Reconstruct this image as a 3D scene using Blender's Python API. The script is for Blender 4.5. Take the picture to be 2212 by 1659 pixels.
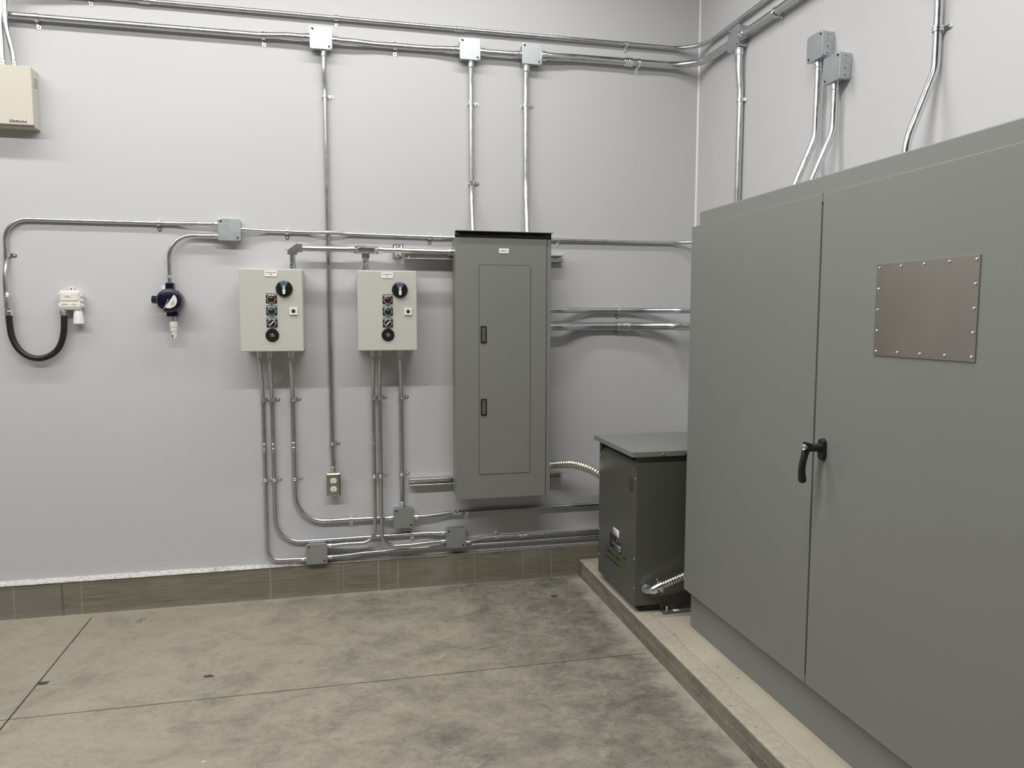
import bpy, bmesh, math, random
from mathutils import Vector, Matrix
random.seed(7)
PI = math.pi
scene = bpy.context.scene
for o in list(bpy.data.objects): bpy.data.objects.remove(o)
COL = scene.collection

# ------------------------------------------------------------------ camera
YAW, PITCH, ROLL, FPX = 0.226977657, 0.0877470701, 0.00178656803, 1610.86523
W, H = 2212.0, 1659.0
cy, sy, cp, sp = math.cos(YAW), math.sin(YAW), math.cos(PITCH), math.sin(PITCH)
fwd = Vector((sy * cp, cy * cp, -sp)); rgt = Vector((cy, -sy, 0)); up = rgt.cross(fwd)
cr, sr = math.cos(ROLL), math.sin(ROLL)
r2 = cr * rgt + sr * up; u2 = -sr * rgt + cr * up
cam = bpy.data.cameras.new('camera'); camo = bpy.data.objects.new('camera', cam); COL.objects.link(camo)
M3 = Matrix((r2, u2, -fwd)).transposed()
camo.matrix_world = Matrix.Translation((0, -3.85, 1.409)) @ M3.to_4x4()
cam.sensor_fit = 'HORIZONTAL'; cam.sensor_width = 36.0; cam.lens = FPX / W * 36.0
cam.clip_start = 0.05; cam.clip_end = 60
scene.camera = camo

# ------------------------------------------------------------------ view, world, lamps
scene.view_settings.view_transform = 'Standard'
scene.view_settings.look = 'None'
scene.view_settings.gamma = 1.0
scene.view_settings.use_curve_mapping = False
scene.view_settings.exposure = 0.22
world = bpy.data.worlds.new('world'); scene.world = world; world.use_nodes = True
world.node_tree.nodes['Background'].inputs[0].default_value = (0.8, 0.85, 0.9, 1)
world.node_tree.nodes['Background'].inputs[1].default_value = 0.02
LAMP_COL = (1.0, 0.985, 0.94)
# rows of hanging strip lights, running parallel to the back wall: (x centre, y, z, length, watts)
STRIPS = [(-2.35, -0.85, 3.50, 2.4, 27), (0.12, -0.85, 3.50, 2.4, 27.5),
          (-2.35, -2.50, 3.50, 2.4, 60), (0.08, -2.50, 3.50, 2.4, 62)]
for i, (lx, ly, lz, ll, lw) in enumerate(STRIPS):
    L = bpy.data.lights.new('strip_lamp', 'AREA'); L.shape = 'RECTANGLE'; L.size = ll; L.size_y = 0.10
    L.energy = lw; L.color = LAMP_COL
    lo = bpy.data.objects.new('strip_lamp', L); COL.objects.link(lo); lo.location = (lx, ly, lz - 0.004)

# ------------------------------------------------------------------ tagging helpers
def tag(o, label=None, cat=None, group=None, kind=None):
    if label: o['label'] = label
    if cat: o['category'] = cat
    if group: o['group'] = group
    if kind: o['kind'] = kind
    return o
def root(name, loc=(0, 0, 0), label=None, cat=None, group=None, rz=0.0):
    o = bpy.data.objects.new(name, None); COL.objects.link(o)
    o.location = loc; o.rotation_euler = (0, 0, rz); o.empty_display_size = 0.05
    return tag(o, label, cat, group)
def copy_tree(o, parent=None):
    c = o.copy(); COL.objects.link(c); c.parent = parent
    for ch in list(o.children): copy_tree(ch, c)
    return c

# ------------------------------------------------------------------ mesh builder (coordinates are given in world space, minus self.off)
class MB:
    def __init__(s, off=(0, 0, 0)):
        s.bm = bmesh.new(); s.off = Vector(off)
    def box(s, a, b, bev=0.0, seg=2, T=None):
        x0, x1 = sorted((a[0], b[0])); y0, y1 = sorted((a[1], b[1])); z0, z1 = sorted((a[2], b[2]))
        vs = [s.bm.verts.new((x, y, z)) for x in (x0, x1) for y in (y0, y1) for z in (z0, z1)]
        F = [(0, 1, 3, 2), (4, 6, 7, 5), (0, 4, 5, 1), (2, 3, 7, 6), (0, 2, 6, 4), (1, 5, 7, 3)]
        fs = [s.bm.faces.new([vs[i] for i in f]) for f in F]
        if T is not None:
            for v in vs: v.co = T @ v.co
        if bev > 0:
            es = list({e for f in fs for e in f.edges})
            bmesh.ops.bevel(s.bm, geom=es, offset=bev, segments=seg, affect='EDGES', profile=0.5)
        return s
    def prism(s, pts, d, bev=0.0):
        """polygon pts (3-D, coplanar) extruded by vector d"""
        d = Vector(d)
        a = [s.bm.verts.new(Vector(p)) for p in pts]; b = [s.bm.verts.new(Vector(p) + d) for p in pts]
        n = len(a); fs = [s.bm.faces.new(a[::-1]), s.bm.faces.new(b)]
        for i in range(n):
            j = (i + 1) % n; fs.append(s.bm.faces.new((a[i], a[j], b[j], b[i])))
        bmesh.ops.recalc_face_normals(s.bm, faces=fs)
        if bev > 0:
            es = [e for e in fs[1].edges]
            bmesh.ops.bevel(s.bm, geom=es, offset=bev, segments=2, affect='EDGES', profile=0.5)
        return s
    def rplate(s, c, U, V, w, h, rad, d, seg=5, bev=0.0):
        """rounded rectangle centre c, in-plane axes U,V, extruded by d"""
        c, U, V = Vector(c), Vector(U), Vector(V); P = []
        for qx, qy, a0 in ((1, 1, 0), (-1, 1, PI / 2), (-1, -1, PI), (1, -1, 3 * PI / 2)):
            for k in range(seg + 1):
                a = a0 + PI / 2 * k / seg
                P.append(c + U * (qx * (w / 2 - rad) + rad * math.cos(a)) + V * (qy * (h / 2 - rad) + rad * math.sin(a)))
        return s.prism(P, d, bev)
    def lathe(s, o, ax, prof, seg=20, caps=True):
        o = Vector(o); ax = Vector(ax).normalized()
        u = ax.orthogonal().normalized(); v = ax.cross(u); rings = []
        for d, r in prof:
            rings.append([s.bm.verts.new(o + ax * d + (u * math.cos(2 * PI * k / seg) + v * math.sin(2 * PI * k / seg)) * max(r, 1e-5)) for k in range(seg)])
        fs = []
        for A, B in zip(rings, rings[1:]):
            for k in range(seg):
                j = (k + 1) % seg; fs.append(s.bm.faces.new((A[k], A[j], B[j], B[k])))
        if caps:
            fs.append(s.bm.faces.new(rings[0][::-1])); fs.append(s.bm.faces.new(rings[-1]))
        bmesh.ops.recalc_face_normals(s.bm, faces=fs)
        return s
    def tube(s, pts, r, seg=16, caps=True, rfun=None):
        P = [Vector(p) for p in pts]; n = len(P); T = []
        for i in range(n):
            t = (P[min(i + 1, n - 1)] - P[max(i - 1, 0)]); T.append(t.normalized())
        u = T[0].orthogonal().normalized(); rings = []
        for i in range(n):
            u = (u - T[i] * u.dot(T[i])).normalized(); v = T[i].cross(u)
            rr = rfun(i) if rfun else r
            rings.append([s.bm.verts.new(P[i] + (u * math.cos(2 * PI * k / seg) + v * math.sin(2 * PI * k / seg)) * rr) for k in range(seg)])
        fs = []
        for A, B in zip(rings, rings[1:]):
            for k in range(seg):
                j = (k + 1) % seg; fs.append(s.bm.faces.new((A[k], A[j], B[j], B[k])))
        if caps:
            fs.append(s.bm.faces.new(rings[0][::-1])); fs.append(s.bm.faces.new(rings[-1]))
        bmesh.ops.recalc_face_normals(s.bm, faces=fs)
        return s
    def ribbon(s, pts, wdir, width, th):
        """flat metal strip following pts, width along wdir, thickness th (towards the left of travel seen along wdir)"""
        P = [Vector(p) for p in pts]; wd = Vector(wdir).normalized() * (width / 2); n = len(P); R = []
        for i in range(n):
            t = (P[min(i + 1, n - 1)] - P[max(i - 1, 0)]).normalized(); nn = t.cross(Vector(wdir).normalized()) * th
            R.append([s.bm.verts.new(q) for q in (P[i] - wd, P[i] + wd, P[i] + wd + nn, P[i] - wd + nn)])
        fs = []
        for A, B in zip(R, R[1:]):
            for k in range(4):
                j = (k + 1) % 4; fs.append(s.bm.faces.new((A[k], A[j], B[j], B[k])))
        fs.append(s.bm.faces.new(R[0][::-1])); fs.append(s.bm.faces.new(R[-1]))
        bmesh.ops.recalc_face_normals(s.bm, faces=fs)
        return s
    def build(s, name, mat, parent=None, smooth=True, angle=38):
        for v in s.bm.verts: v.co -= s.off
        if smooth:
            lim = math.radians(angle)
            for f in s.bm.faces: f.smooth = True
            for e in s.bm.edges:
                if len(e.link_faces) == 2:
                    a_, b_ = (f.calc_area() for f in e.link_faces)
                    if e.calc_face_angle(0) > lim or (angle < 50 and max(a_, b_) > 7 * min(a_, b_) and e.calc_face_angle(0) > 0.02): e.smooth = False
        me = bpy.data.meshes.new(name); s.bm.to_mesh(me); s.bm.free()
        me.materials.append(mat)
        o = bpy.data.objects.new(name, me); COL.objects.link(o)
        if parent: o.parent = parent
        return o

def fillet(pts, rad, seg=10):
    """polyline with rounded corners; rad is a number or a list (one per inner point)"""
    P = [Vector(p) for p in pts]; out = [P[0]]
    for i in range(1, len(P) - 1):
        r = rad[i - 1] if isinstance(rad, (list, tuple)) else rad
        a = (P[i - 1] - P[i]); b = (P[i + 1] - P[i]); la, lb = a.length, b.length
        a.normalize(); b.normalize(); ang = a.angle(b)
        if ang > PI - 0.01 or r <= 0: out.append(P[i]); continue
        t = min(r / math.tan(ang / 2), la * 0.49, lb * 0.49); r_ = t * math.tan(ang / 2)
        c = P[i] + (a + b).normalized() * (r_ / math.sin(ang / 2))
        v0 = (P[i] + a * t) - c; v1 = (P[i] + b * t) - c; tot = v0.angle(v1); axis = v0.cross(v1).normalized()
        n = max(2, int(seg * tot / (PI / 2)) + 2)
        for k in range(n + 1): out.append(c + Matrix.Rotation(tot * k / n, 3, axis) @ v0)
    out.append(P[-1]); return out

def text_mesh(name, s, size, origin, X, Y, mat, parent, off=(0, 0, 0), ext=0.0003, align='CENTER', bold=0.0, sx=1.0):
    cu = bpy.data.curves.new(name, 'FONT'); cu.body = s; cu.size = size; cu.align_x = align; cu.align_y = 'CENTER'
    cu.extrude = ext; cu.offset = bold; cu.resolution_u = 3
    tmp = bpy.data.objects.new(name, cu); COL.objects.link(tmp)
    bpy.context.view_layer.update()
    me = bpy.data.meshes.new_from_object(tmp.evaluated_get(bpy.context.evaluated_depsgraph_get()))
    bpy.data.objects.remove(tmp)
    X = Vector(X).normalized(); Y = Vector(Y).normalized(); Z = X.cross(Y)
    R = Matrix((X * sx, Y, Z)).transposed().to_4x4(); T = Matrix.Translation(Vector(origin) - Vector(off)) @ R
    me.transform(T); me.materials.clear(); me.materials.append(mat)
    o = bpy.data.objects.new(name, me); COL.objects.link(o); o.parent = parent
    return o

# ------------------------------------------------------------------ materials
def nodes(name):
    m = bpy.data.materials.new(name); m.use_nodes = True; nt = m.node_tree
    return m, nt, nt.nodes['Principled BSDF']
def N(nt, t, **kw):
    n = nt.nodes.new(t)
    for k, v in kw.items():
        if k in n.inputs: n.inputs[k].default_value = v
        else: setattr(n, k, v)
    return n
def ramp(nt, fac, stops):
    r = nt.nodes.new('ShaderNodeValToRGB'); cr_ = r.color_ramp
    while len(cr_.elements) < len(stops): cr_.elements.new(0.5)
    for e, (p, c) in zip(cr_.elements, stops): e.position = p; e.color = c if len(c) == 4 else (*c, 1)
    nt.links.new(fac, r.inputs[0]); return r.outputs[0]
def mix(nt, a, b, fac, mode='MIX'):
    m = nt.nodes.new('ShaderNodeMix'); m.data_type = 'RGBA'; m.blend_type = mode
    for s_, v in ((m.inputs[0], fac), (m.inputs[6], a), (m.inputs[7], b)):
        if isinstance(v, (int, float)): s_.default_value = v
        elif isinstance(v, (tuple, list)): s_.default_value = v if len(v) == 4 else (*v, 1)
        else: nt.links.new(v, s_)
    return m.outputs[2]
def mth(nt, op, a, b=None, clamp=False):
    m = nt.nodes.new('ShaderNodeMath'); m.operation = op; m.use_clamp = clamp
    for s_, v in ((m.inputs[0], a), (m.inputs[1], b)):
        if v is None: continue
        if isinstance(v, (int, float)): s_.default_value = v
        else: nt.links.new(v, s_)
    return m.outputs[0]
def coord(nt, scale=(1, 1, 1), kind='Object'):
    tc = nt.nodes.new('ShaderNodeTexCoord'); mp = nt.nodes.new('ShaderNodeMapping'); mp.inputs['Scale'].default_value = scale
    nt.links.new(tc.outputs[kind], mp.inputs[0]); return mp.outputs[0]
def noise(nt, vec, scale, detail=3, rough=0.55, dist=0.0):
    n = N(nt, 'ShaderNodeTexNoise', Scale=scale, Detail=detail, Roughness=rough, Distortion=dist); nt.links.new(vec, n.inputs['Vector']); return n.outputs['Fac']
def bump(nt, bsdf, h, strength, dist):
    b = N(nt, 'ShaderNodeBump', Strength=strength, Distance=dist); nt.links.new(h, b.inputs['Height']); nt.links.new(b.outputs[0], bsdf.inputs['Normal'])

def simple(name, col, rough=0.5, metal=0.0, vary=0.0, vscale=30, bmp=0.0, bscale=400, coat=0.0, spec=None, emit=None):
    m, nt, b = nodes(name)
    b.inputs['Roughness'].default_value = rough; b.inputs['Metallic'].default_value = metal
    b.inputs['Coat Weight'].default_value = coat
    if spec is not None: b.inputs['Specular IOR Level'].default_value = spec
    v = coord(nt)
    f = noise(nt, v, vscale, 3)
    lo = tuple(c * (1 - vary) for c in col); hi = tuple(min(1, c * (1 + vary)) for c in col)
    nt.links.new(ramp(nt, f, [(0.3, lo), (0.7, hi)]), b.inputs['Base Color'])
    if bmp > 0: bump(nt, b, noise(nt, v, bscale, 2), bmp, 0.0005)
    return m

def m_wall():
    m, nt, b = nodes('painted_wall'); v = coord(nt)
    f = noise(nt, v, 0.9, 3); g = noise(nt, v, 60, 3)
    c = ramp(nt, f, [(0.3, (0.532, 0.534, 0.556)), (0.7, (0.552, 0.554, 0.574))])
    nt.links.new(c, b.inputs['Base Color']); b.inputs['Roughness'].default_value = 0.5
    b.inputs['Specular IOR Level'].default_value = 0.35
    bump(nt, b, mth(nt, 'ADD', g, noise(nt, v, 260, 2)), 0.10, 0.0008)
    return m
def m_floor():
    m, nt, b = nodes('floor_concrete'); v = coord(nt)
    big = noise(nt, v, 0.8, 5, 0.6, 0.5); blot = noise(nt, coord(nt, (1, 1.25, 1)), 2.3, 9, 0.70, 0.9)
    mid = noise(nt, coord(nt, (1.0, 1.4, 1)), 7, 8, 0.74, 0.6); fine = noise(nt, coord(nt, (1.0, 1.35, 1)), 34, 8, 0.80, 0.5); grit = noise(nt, v, 150, 4, 0.8)
    sep = nt.nodes.new('ShaderNodeSeparateXYZ'); nt.links.new(v, sep.inputs[0]); x, y = sep.outputs[0], sep.outputs[1]
    c = ramp(nt, big, [(0.25, (0.26, 0.238, 0.193)), (0.5, (0.320, 0.292, 0.234)), (0.8, (0.39, 0.355, 0.283))])
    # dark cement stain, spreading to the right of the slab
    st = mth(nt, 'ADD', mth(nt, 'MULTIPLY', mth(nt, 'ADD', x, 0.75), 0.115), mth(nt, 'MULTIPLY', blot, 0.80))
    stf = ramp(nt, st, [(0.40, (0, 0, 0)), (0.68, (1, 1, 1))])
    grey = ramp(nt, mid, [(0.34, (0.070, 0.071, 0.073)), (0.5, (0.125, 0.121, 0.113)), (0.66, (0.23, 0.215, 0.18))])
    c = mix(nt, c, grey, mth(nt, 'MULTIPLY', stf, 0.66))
    # trowel mottling over everything
    c = mix(nt, c, ramp(nt, mid, [(0.34, (0.66, 0.67, 0.69)), (0.50, (0.96, 0.96, 0.96)), (0.66, (1.14, 1.12, 1.08))]), mth(nt, 'ADD', 0.38, mth(nt, 'MULTIPLY', stf, 0.45)), 'MULTIPLY')
    c = mix(nt, c, ramp(nt, fine, [(0.36, (0.70, 0.70, 0.71)), (0.50, (1.0, 1.0, 1.0)), (0.62, (1.10, 1.09, 1.07))]), mth(nt, 'ADD', 0.45, mth(nt, 'MULTIPLY', stf, 0.5)), 'MULTIPLY')
    c = mix(nt, c, ramp(nt, grit, [(0.40, (0.86, 0.86, 0.86)), (0.60, (1.08, 1.08, 1.08))]), 0.7, 'MULTIPLY')
    # pale cement dust along the kerb of the pad and the foot of the wall
    edge = mth(nt, 'MAXIMUM', ramp(nt, mth(nt, 'ADD', mth(nt, 'SUBTRACT', x, 1.262), mth(nt, 'MULTIPLY', mid, 0.20)), [(0.0, (0, 0, 0)), (0.08, (1, 1, 1))]),
               ramp(nt, mth(nt, 'ADD', mth(nt, 'ADD', y, 0.05), mth(nt, 'MULTIPLY', mid, 0.06)), [(0.0, (0, 0, 0)), (0.05, (0.6, 0.6, 0.6))]))
    c = mix(nt, c, (0.42, 0.40, 0.34), mth(nt, 'MULTIPLY', edge, 0.62))
    # pits and pale flecks
    vor = N(nt, 'ShaderNodeTexVoronoi', Scale=30.0); nt.links.new(coord(nt, (1.0, 1.6, 1)), vor.inputs['Vector'])
    pit = mth(nt, 'MULTIPLY', ramp(nt, mth(nt, 'ADD', vor.outputs['Distance'], mth(nt, 'MULTIPLY', fine, 0.5)), [(0.31, (1, 1, 1)), (0.38, (0, 0, 0))]), mth(nt, 'ADD', 0.25, mth(nt, 'MULTIPLY', stf, 0.75)))
    c = mix(nt, c, (0.055, 0.053, 0.05), mth(nt, 'MULTIPLY', pit, 0.75))
    vor2 = N(nt, 'ShaderNodeTexVoronoi', Scale=4.6); nt.links.new(v, vor2.inputs['Vector'])
    fl = ramp(nt, mth(nt, 'ADD', vor2.outputs['Distance'], mth(nt, 'MULTIPLY', fine, 0.06)), [(0.048, (1, 1, 1)), (0.062, (0, 0, 0))])
    c = mix(nt, c, (0.60, 0.59, 0.55), mth(nt, 'MULTIPLY', fl, 0.7))
    # hairline crack
    ck = mth(nt, 'ABSOLUTE', mth(nt, 'ADD', mth(nt, 'ADD', y, mth(nt, 'MULTIPLY', x, -0.33)), mth(nt, 'ADD', 1.62, mth(nt, 'MULTIPLY', mid, 0.30))))
    ckf = mth(nt, 'MULTIPLY', ramp(nt, ck, [(0.0, (1, 1, 1)), (0.0035, (0, 0, 0))]), mth(nt, 'MULTIPLY', mth(nt, 'LESS_THAN', x, 0.75), mth(nt, 'GREATER_THAN', x, -0.6)))
    c = mix(nt, c, (0.10, 0.095, 0.085), mth(nt, 'MULTIPLY', ckf, 0.5))
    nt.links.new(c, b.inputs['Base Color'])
    rr = ramp(nt, mid, [(0.3, (0.45,) * 3), (0.7, (0.62,) * 3)]); nt.links.new(rr, b.inputs['Roughness'])
    bump(nt, b, mth(nt, 'ADD', mth(nt, 'MULTIPLY', fine, 0.9), mth(nt, 'ADD', mth(nt, 'MULTIPLY', grit, 0.3), mth(nt, 'MULTIPLY', pit, -0.8))), 0.45, 0.004)
    return m
def m_pad(name, light=1.0):
    m, nt, b = nodes(name); v = coord(nt)
    mid = noise(nt, v, 3.0, 5, 0.6, 0.4); fine = noise(nt, v, 45, 5, 0.7)
    c = ramp(nt, mid, [(0.3, tuple(light * q for q in (0.40, 0.36, 0.29))), (0.7, tuple(light * q for q in (0.50, 0.455, 0.375)))])
    c = mix(nt, c, (0.30, 0.275, 0.23), mth(nt, 'MULTIPLY', ramp(nt, fine, [(0.62, (0, 0, 0)), (0.75, (1, 1, 1))]), 0.5))
    vor = N(nt, 'ShaderNodeTexVoronoi', Scale=14.0); nt.links.new(v, vor.inputs['Vector'])
    pit = ramp(nt, mth(nt, 'ADD', vor.outputs['Distance'], mth(nt, 'MULTIPLY', mid, 0.1)), [(0.11, (1, 1, 1)), (0.14, (0, 0, 0))])
    c = mix(nt, c, (0.12, 0.11, 0.10), mth(nt, 'MULTIPLY', pit, 0.6))
    sep = nt.nodes.new('ShaderNodeSeparateXYZ'); nt.links.new(v, sep.inputs[0])
    xw = mth(nt, 'ADD', sep.outputs[0], mth(nt, 'MULTIPLY', mid, 0.02))
    ln = mth(nt, 'LESS_THAN', mth(nt, 'ABSOLUTE', mth(nt, 'SUBTRACT', xw, 1.352)), 0.0022)
    c = mix(nt, c, (0.22, 0.20, 0.165), mth(nt, 'MULTIPLY', ln, 0.55))
    rim = mth(nt, 'LESS_THAN', xw, 1.352)
    c = mix(nt, c, ramp(nt, fine, [(0.35, (0.20, 0.18, 0.15)), (0.5, (0.36, 0.33, 0.275)), (0.65, (0.50, 0.47, 0.41))]), mth(nt, 'MULTIPLY', rim, 0.38))
    nt.links.new(c, b.inputs['Base Color']); b.inputs['Roughness'].default_value = 0.6
    bump(nt, b, fine, 0.3, 0.002); return m
def m_mortar():
    m, nt, b = nodes('rough_mortar'); v = coord(nt)
    f = noise(nt, v, 9, 5, 0.7); g = noise(nt, v, 70, 5, 0.75)
    sep = nt.nodes.new('ShaderNodeSeparateXYZ'); nt.links.new(v, sep.inputs[0])
    k = ramp(nt, mth(nt, 'ADD', mth(nt, 'MULTIPLY', sep.outputs[0], 0.8), mth(nt, 'ADD', mth(nt, 'MULTIPLY', f, 0.9), 0.25)), [(0.30, (0, 0, 0)), (0.55, (1, 1, 1))])
    dark = ramp(nt, g, [(0.35, (0.12, 0.115, 0.10)), (0.6, (0.26, 0.25, 0.23))])
    c = mix(nt, ramp(nt, g, [(0.32, (0.34, 0.33, 0.31)), (0.56, (0.66, 0.65, 0.64))]), dark, k)
    nt.links.new(c, b.inputs['Base Color']); b.inputs['Roughness'].default_value = 0.6
    bump(nt, b, g, 0.5, 0.004); return m
def m_side():
    m, nt, b = nodes('pad_side_concrete'); v = coord(nt)
    f = noise(nt, coord(nt, (3, 3, 8)), 2.5, 6, 0.7); g = noise(nt, v, 60, 5, 0.7)
    c = ramp(nt, f, [(0.35, (0.14, 0.128, 0.10)), (0.6, (0.23, 0.21, 0.17))])
    c = mix(nt, c, (0.36, 0.345, 0.30), mth(nt, 'MULTIPLY', ramp(nt, g, [(0.55, (0, 0, 0)), (0.7, (1, 1, 1))]), 0.4))
    nt.links.new(c, b.inputs['Base Color']); b.inputs['Roughness'].default_value = 0.7
    bump(nt, b, g, 0.4, 0.002); return m
def m_curb():
    m, nt, b = nodes('board_formed_concrete'); v = coord(nt)
    grain = noise(nt, coord(nt, (2.2, 2.2, 70)), 2.6, 6, 0.7, 0.1); fine = noise(nt, coord(nt, (6, 6, 160)), 3.2, 4, 0.7); mid = noise(nt, v, 3.2, 5, 0.6)
    sep = nt.nodes.new('ShaderNodeSeparateXYZ'); nt.links.new(v, sep.inputs[0]); x, z = sep.outputs[0], sep.outputs[2]
    c = ramp(nt, grain, [(0.3, (0.135, 0.122, 0.093)), (0.5, (0.20, 0.183, 0.14)), (0.75, (0.275, 0.252, 0.20))])
    c = mix(nt, c, (0.085, 0.078, 0.062), mth(nt, 'MULTIPLY', ramp(nt, fine, [(0.60, (0, 0, 0)), (0.70, (1, 1, 1))]), 0.7))
    c = mix(nt, c, (0.33, 0.315, 0.28), mth(nt, 'MULTIPLY', ramp(nt, mid, [(0.55, (0, 0, 0)), (0.8, (1, 1, 1))]), 0.5))
    # patch at the far left is greyer
    c = mix(nt, c, (0.21, 0.20, 0.175), mth(nt, 'MULTIPLY', mth(nt, 'LESS_THAN', x, -1.296), ramp(nt, mid, [(0.35, (0.2,) * 3), (0.65, (0.9,) * 3)])))
    seam = mth(nt, 'LESS_THAN', mth(nt, 'ABSOLUTE', mth(nt, 'ADD', mth(nt, 'ADD', x, 1.296), mth(nt, 'MULTIPLY', mid, 0.012))), 0.006)
    c = mix(nt, c, (0.09, 0.085, 0.075), mth(nt, 'MULTIPLY', seam, 0.6))
    wob = mth(nt, 'MULTIPLY', noise(nt, coord(nt, (1, 1, 20)), 2.0, 2), 0.008)
    acc = None
    for lx, w, s_ in ((-1.505, .0035, .5), (-1.219, .004, .5), (-0.36, .003, .7), (-0.031, .0022, .55), (-0.003, .0022, .65), (0.175, .004, .8), (0.225, .002, .3), (0.274, .004, .8), (0.40, .0025, .3), (0.60, .0022, .4), (0.679, .0022, .55), (0.946, .003, .5), (1.06, .0025, .35), (1.105, .004, .45)):
        a = mth(nt, 'SUBTRACT', mth(nt, 'ADD', x, wob), lx + 0.004)
        l = mth(nt, 'MULTIPLY', mth(nt, 'SUBTRACT', 1.0, mth(nt, 'DIVIDE', mth(nt, 'ABSOLUTE', a), w), clamp=True), s_)
        acc = l if acc is None else mth(nt, 'MAXIMUM', acc, l)
    c = mix(nt, c, (0.50, 0.48, 0.42), mth(nt, 'MULTIPLY', acc, ramp(nt, noise(nt, v, 18, 3), [(0.3, (0.5,) * 3), (0.6, (1, 1, 1))])))
    low = ramp(nt, mth(nt, 'ADD', z, mth(nt, 'MULTIPLY', mid, 0.03)), [(0.018, (1, 1, 1)), (0.045, (0, 0, 0))])
    c = mix(nt, c, (0.30, 0.285, 0.25), mth(nt, 'MULTIPLY', low, 0.40))
    nt.links.new(c, b.inputs['Base Color']); b.inputs['Roughness'].default_value = 0.72
    bump(nt, b, mth(nt, 'ADD', grain, mth(nt, 'MULTIPLY', fine, 0.5)), 0.5, 0.003); return m
def m_galv(name, col=(0.66, 0.68, 0.69), r0=0.22, r1=0.40, streak=(1, 1, 1), sc=26, spang=0.0):
    m, nt, b = nodes(name); v = coord(nt, streak)
    f = noise(nt, v, sc, 4, 0.65); g = noise(nt, v, sc * 7, 3)
    c = ramp(nt, f, [(0.3, tuple(q * 0.90 for q in col)), (0.7, col)])
    if spang > 0:
        vo = N(nt, 'ShaderNodeTexVoronoi', Scale=90.0); nt.links.new(v, vo.inputs['Vector'])
        c = mix(nt, c, vo.outputs['Color'], spang, 'SOFT_LIGHT')
    nt.links.new(c, b.inputs['Base Color']); b.inputs['Metallic'].default_value = 1.0
    nt.links.new(ramp(nt, f, [(0.3, (r0,) * 3), (0.7, (r1,) * 3)]), b.inputs['Roughness'])
    bump(nt, b, g, 0.02, 0.0003); return m
def m_paint(name, col, rough=0.42, peel=0.25):
    m, nt, b = nodes(name); v = coord(nt)
    nt.links.new(ramp(nt, noise(nt, v, 1.3, 3), [(0.3, tuple(q * 0.97 for q in col)), (0.7, tuple(q * 1.03 for q in col))]), b.inputs['Base Color'])
    b.inputs['Roughness'].default_value = rough
    bump(nt, b, noise(nt, v, 420, 2), peel, 0.0003); return m

MAT = {}
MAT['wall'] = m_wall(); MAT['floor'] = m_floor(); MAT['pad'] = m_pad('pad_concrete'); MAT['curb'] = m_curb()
MAT['mortar'] = m_mortar()
MAT['joint'] = simple('saw_cut_joint', (0.05, 0.045, 0.04), 0.9, vary=0.3)
MAT['caulk'] = simple('caulk', (0.78, 0.78, 0.78), 0.5)
MAT['ceil'] = simple('ceiling_paint', (0.26, 0.26, 0.255), 0.8, vary=0.05, vscale=2)
MAT['emt'] = m_galv('galvanised_conduit', (0.60, 0.615, 0.62), 0.24, 0.33, (1, 1, 1), 14)
MAT['emt_dk'] = m_galv('weathered_conduit', (0.44, 0.455, 0.46), 0.22, 0.46, (1, 1, 1), 22)
MAT['zinc'] = m_galv('bright_zinc', (0.78, 0.80, 0.82), 0.14, 0.26)
MAT['boxmetal'] = m_galv('galvanised_box', (0.54, 0.57, 0.585), 0.34, 0.46, (1, 1, 1), 40, 0.06)
MAT['strut'] = m_galv('channel_strut', (0.66, 0.66, 0.62), 0.24, 0.34)
MAT['stainless'] = m_galv('brushed_stainless', (0.44, 0.41, 0.37), 0.26, 0.34, (1, 2, 1), 3)
MAT['stainless2'] = m_galv('plate_stainless', (0.50, 0.475, 0.42), 0.28, 0.38, (1, 1, 1), 6)
MAT['flex'] = m_galv('flexible_metal', (0.72, 0.68, 0.62), 0.20, 0.34)
MAT['castal'] = m_galv('cast_aluminium', (0.70, 0.70, 0.70), 0.30, 0.45)
MAT['castdk'] = simple('cast_grey_iron', (0.16, 0.16, 0.16), 0.5, 0.6, vary=0.2)
MAT['grey'] = m_paint('grey_enamel', (0.203, 0.210, 0.199), 0.40, 0.22)
MAT['grey2'] = m_paint('grey_enamel_panel', (0.208, 0.216, 0.199), 0.42, 0.2)
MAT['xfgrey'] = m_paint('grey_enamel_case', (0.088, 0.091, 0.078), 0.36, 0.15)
MAT['inner'] = simple('dark_interior', (0.03, 0.03, 0.03), 0.7)
MAT['beige'] = m_paint('beige_enamel', (0.53, 0.522, 0.487), 0.36, 0.12)
MAT['cream'] = m_paint('cream_enamel', (0.56, 0.53, 0.465), 0.42, 0.1)
MAT['black'] = simple('black_plastic', (0.012, 0.012, 0.013), 0.32, vary=0.1)
MAT['rubber'] = simple('black_rubber', (0.01, 0.01, 0.01), 0.45)
MAT['blackhole'] = simple('knockout_hole', (0.006, 0.006, 0.006), 0.8)
MAT['bluegloss'] = simple('blue_grey_plastic', (0.10, 0.13, 0.17), 0.16, coat=0.4)
MAT['white'] = simple('white_plastic', (0.78, 0.78, 0.76), 0.38, vary=0.02)
MAT['offwhite'] = simple('off_white_plastic', (0.76, 0.74, 0.69), 0.42, vary=0.03)
MAT['label'] = simple('label_stock', (0.86, 0.86, 0.82), 0.4)
MAT['ink'] = simple('black_ink', (0.015, 0.015, 0.015), 0.5)
MAT['greyink'] = simple('grey_ink', (0.10, 0.10, 0.10), 0.5)
MAT['whiteink'] = simple('white_ink', (0.75, 0.75, 0.75), 0.5)
MAT['red'] = simple('red_lens', (0.07, 0.002, 0.008), 0.18, coat=0.2)
MAT['green'] = simple('green_lens', (0.002, 0.035, 0.012), 0.18, coat=0.2)
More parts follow.
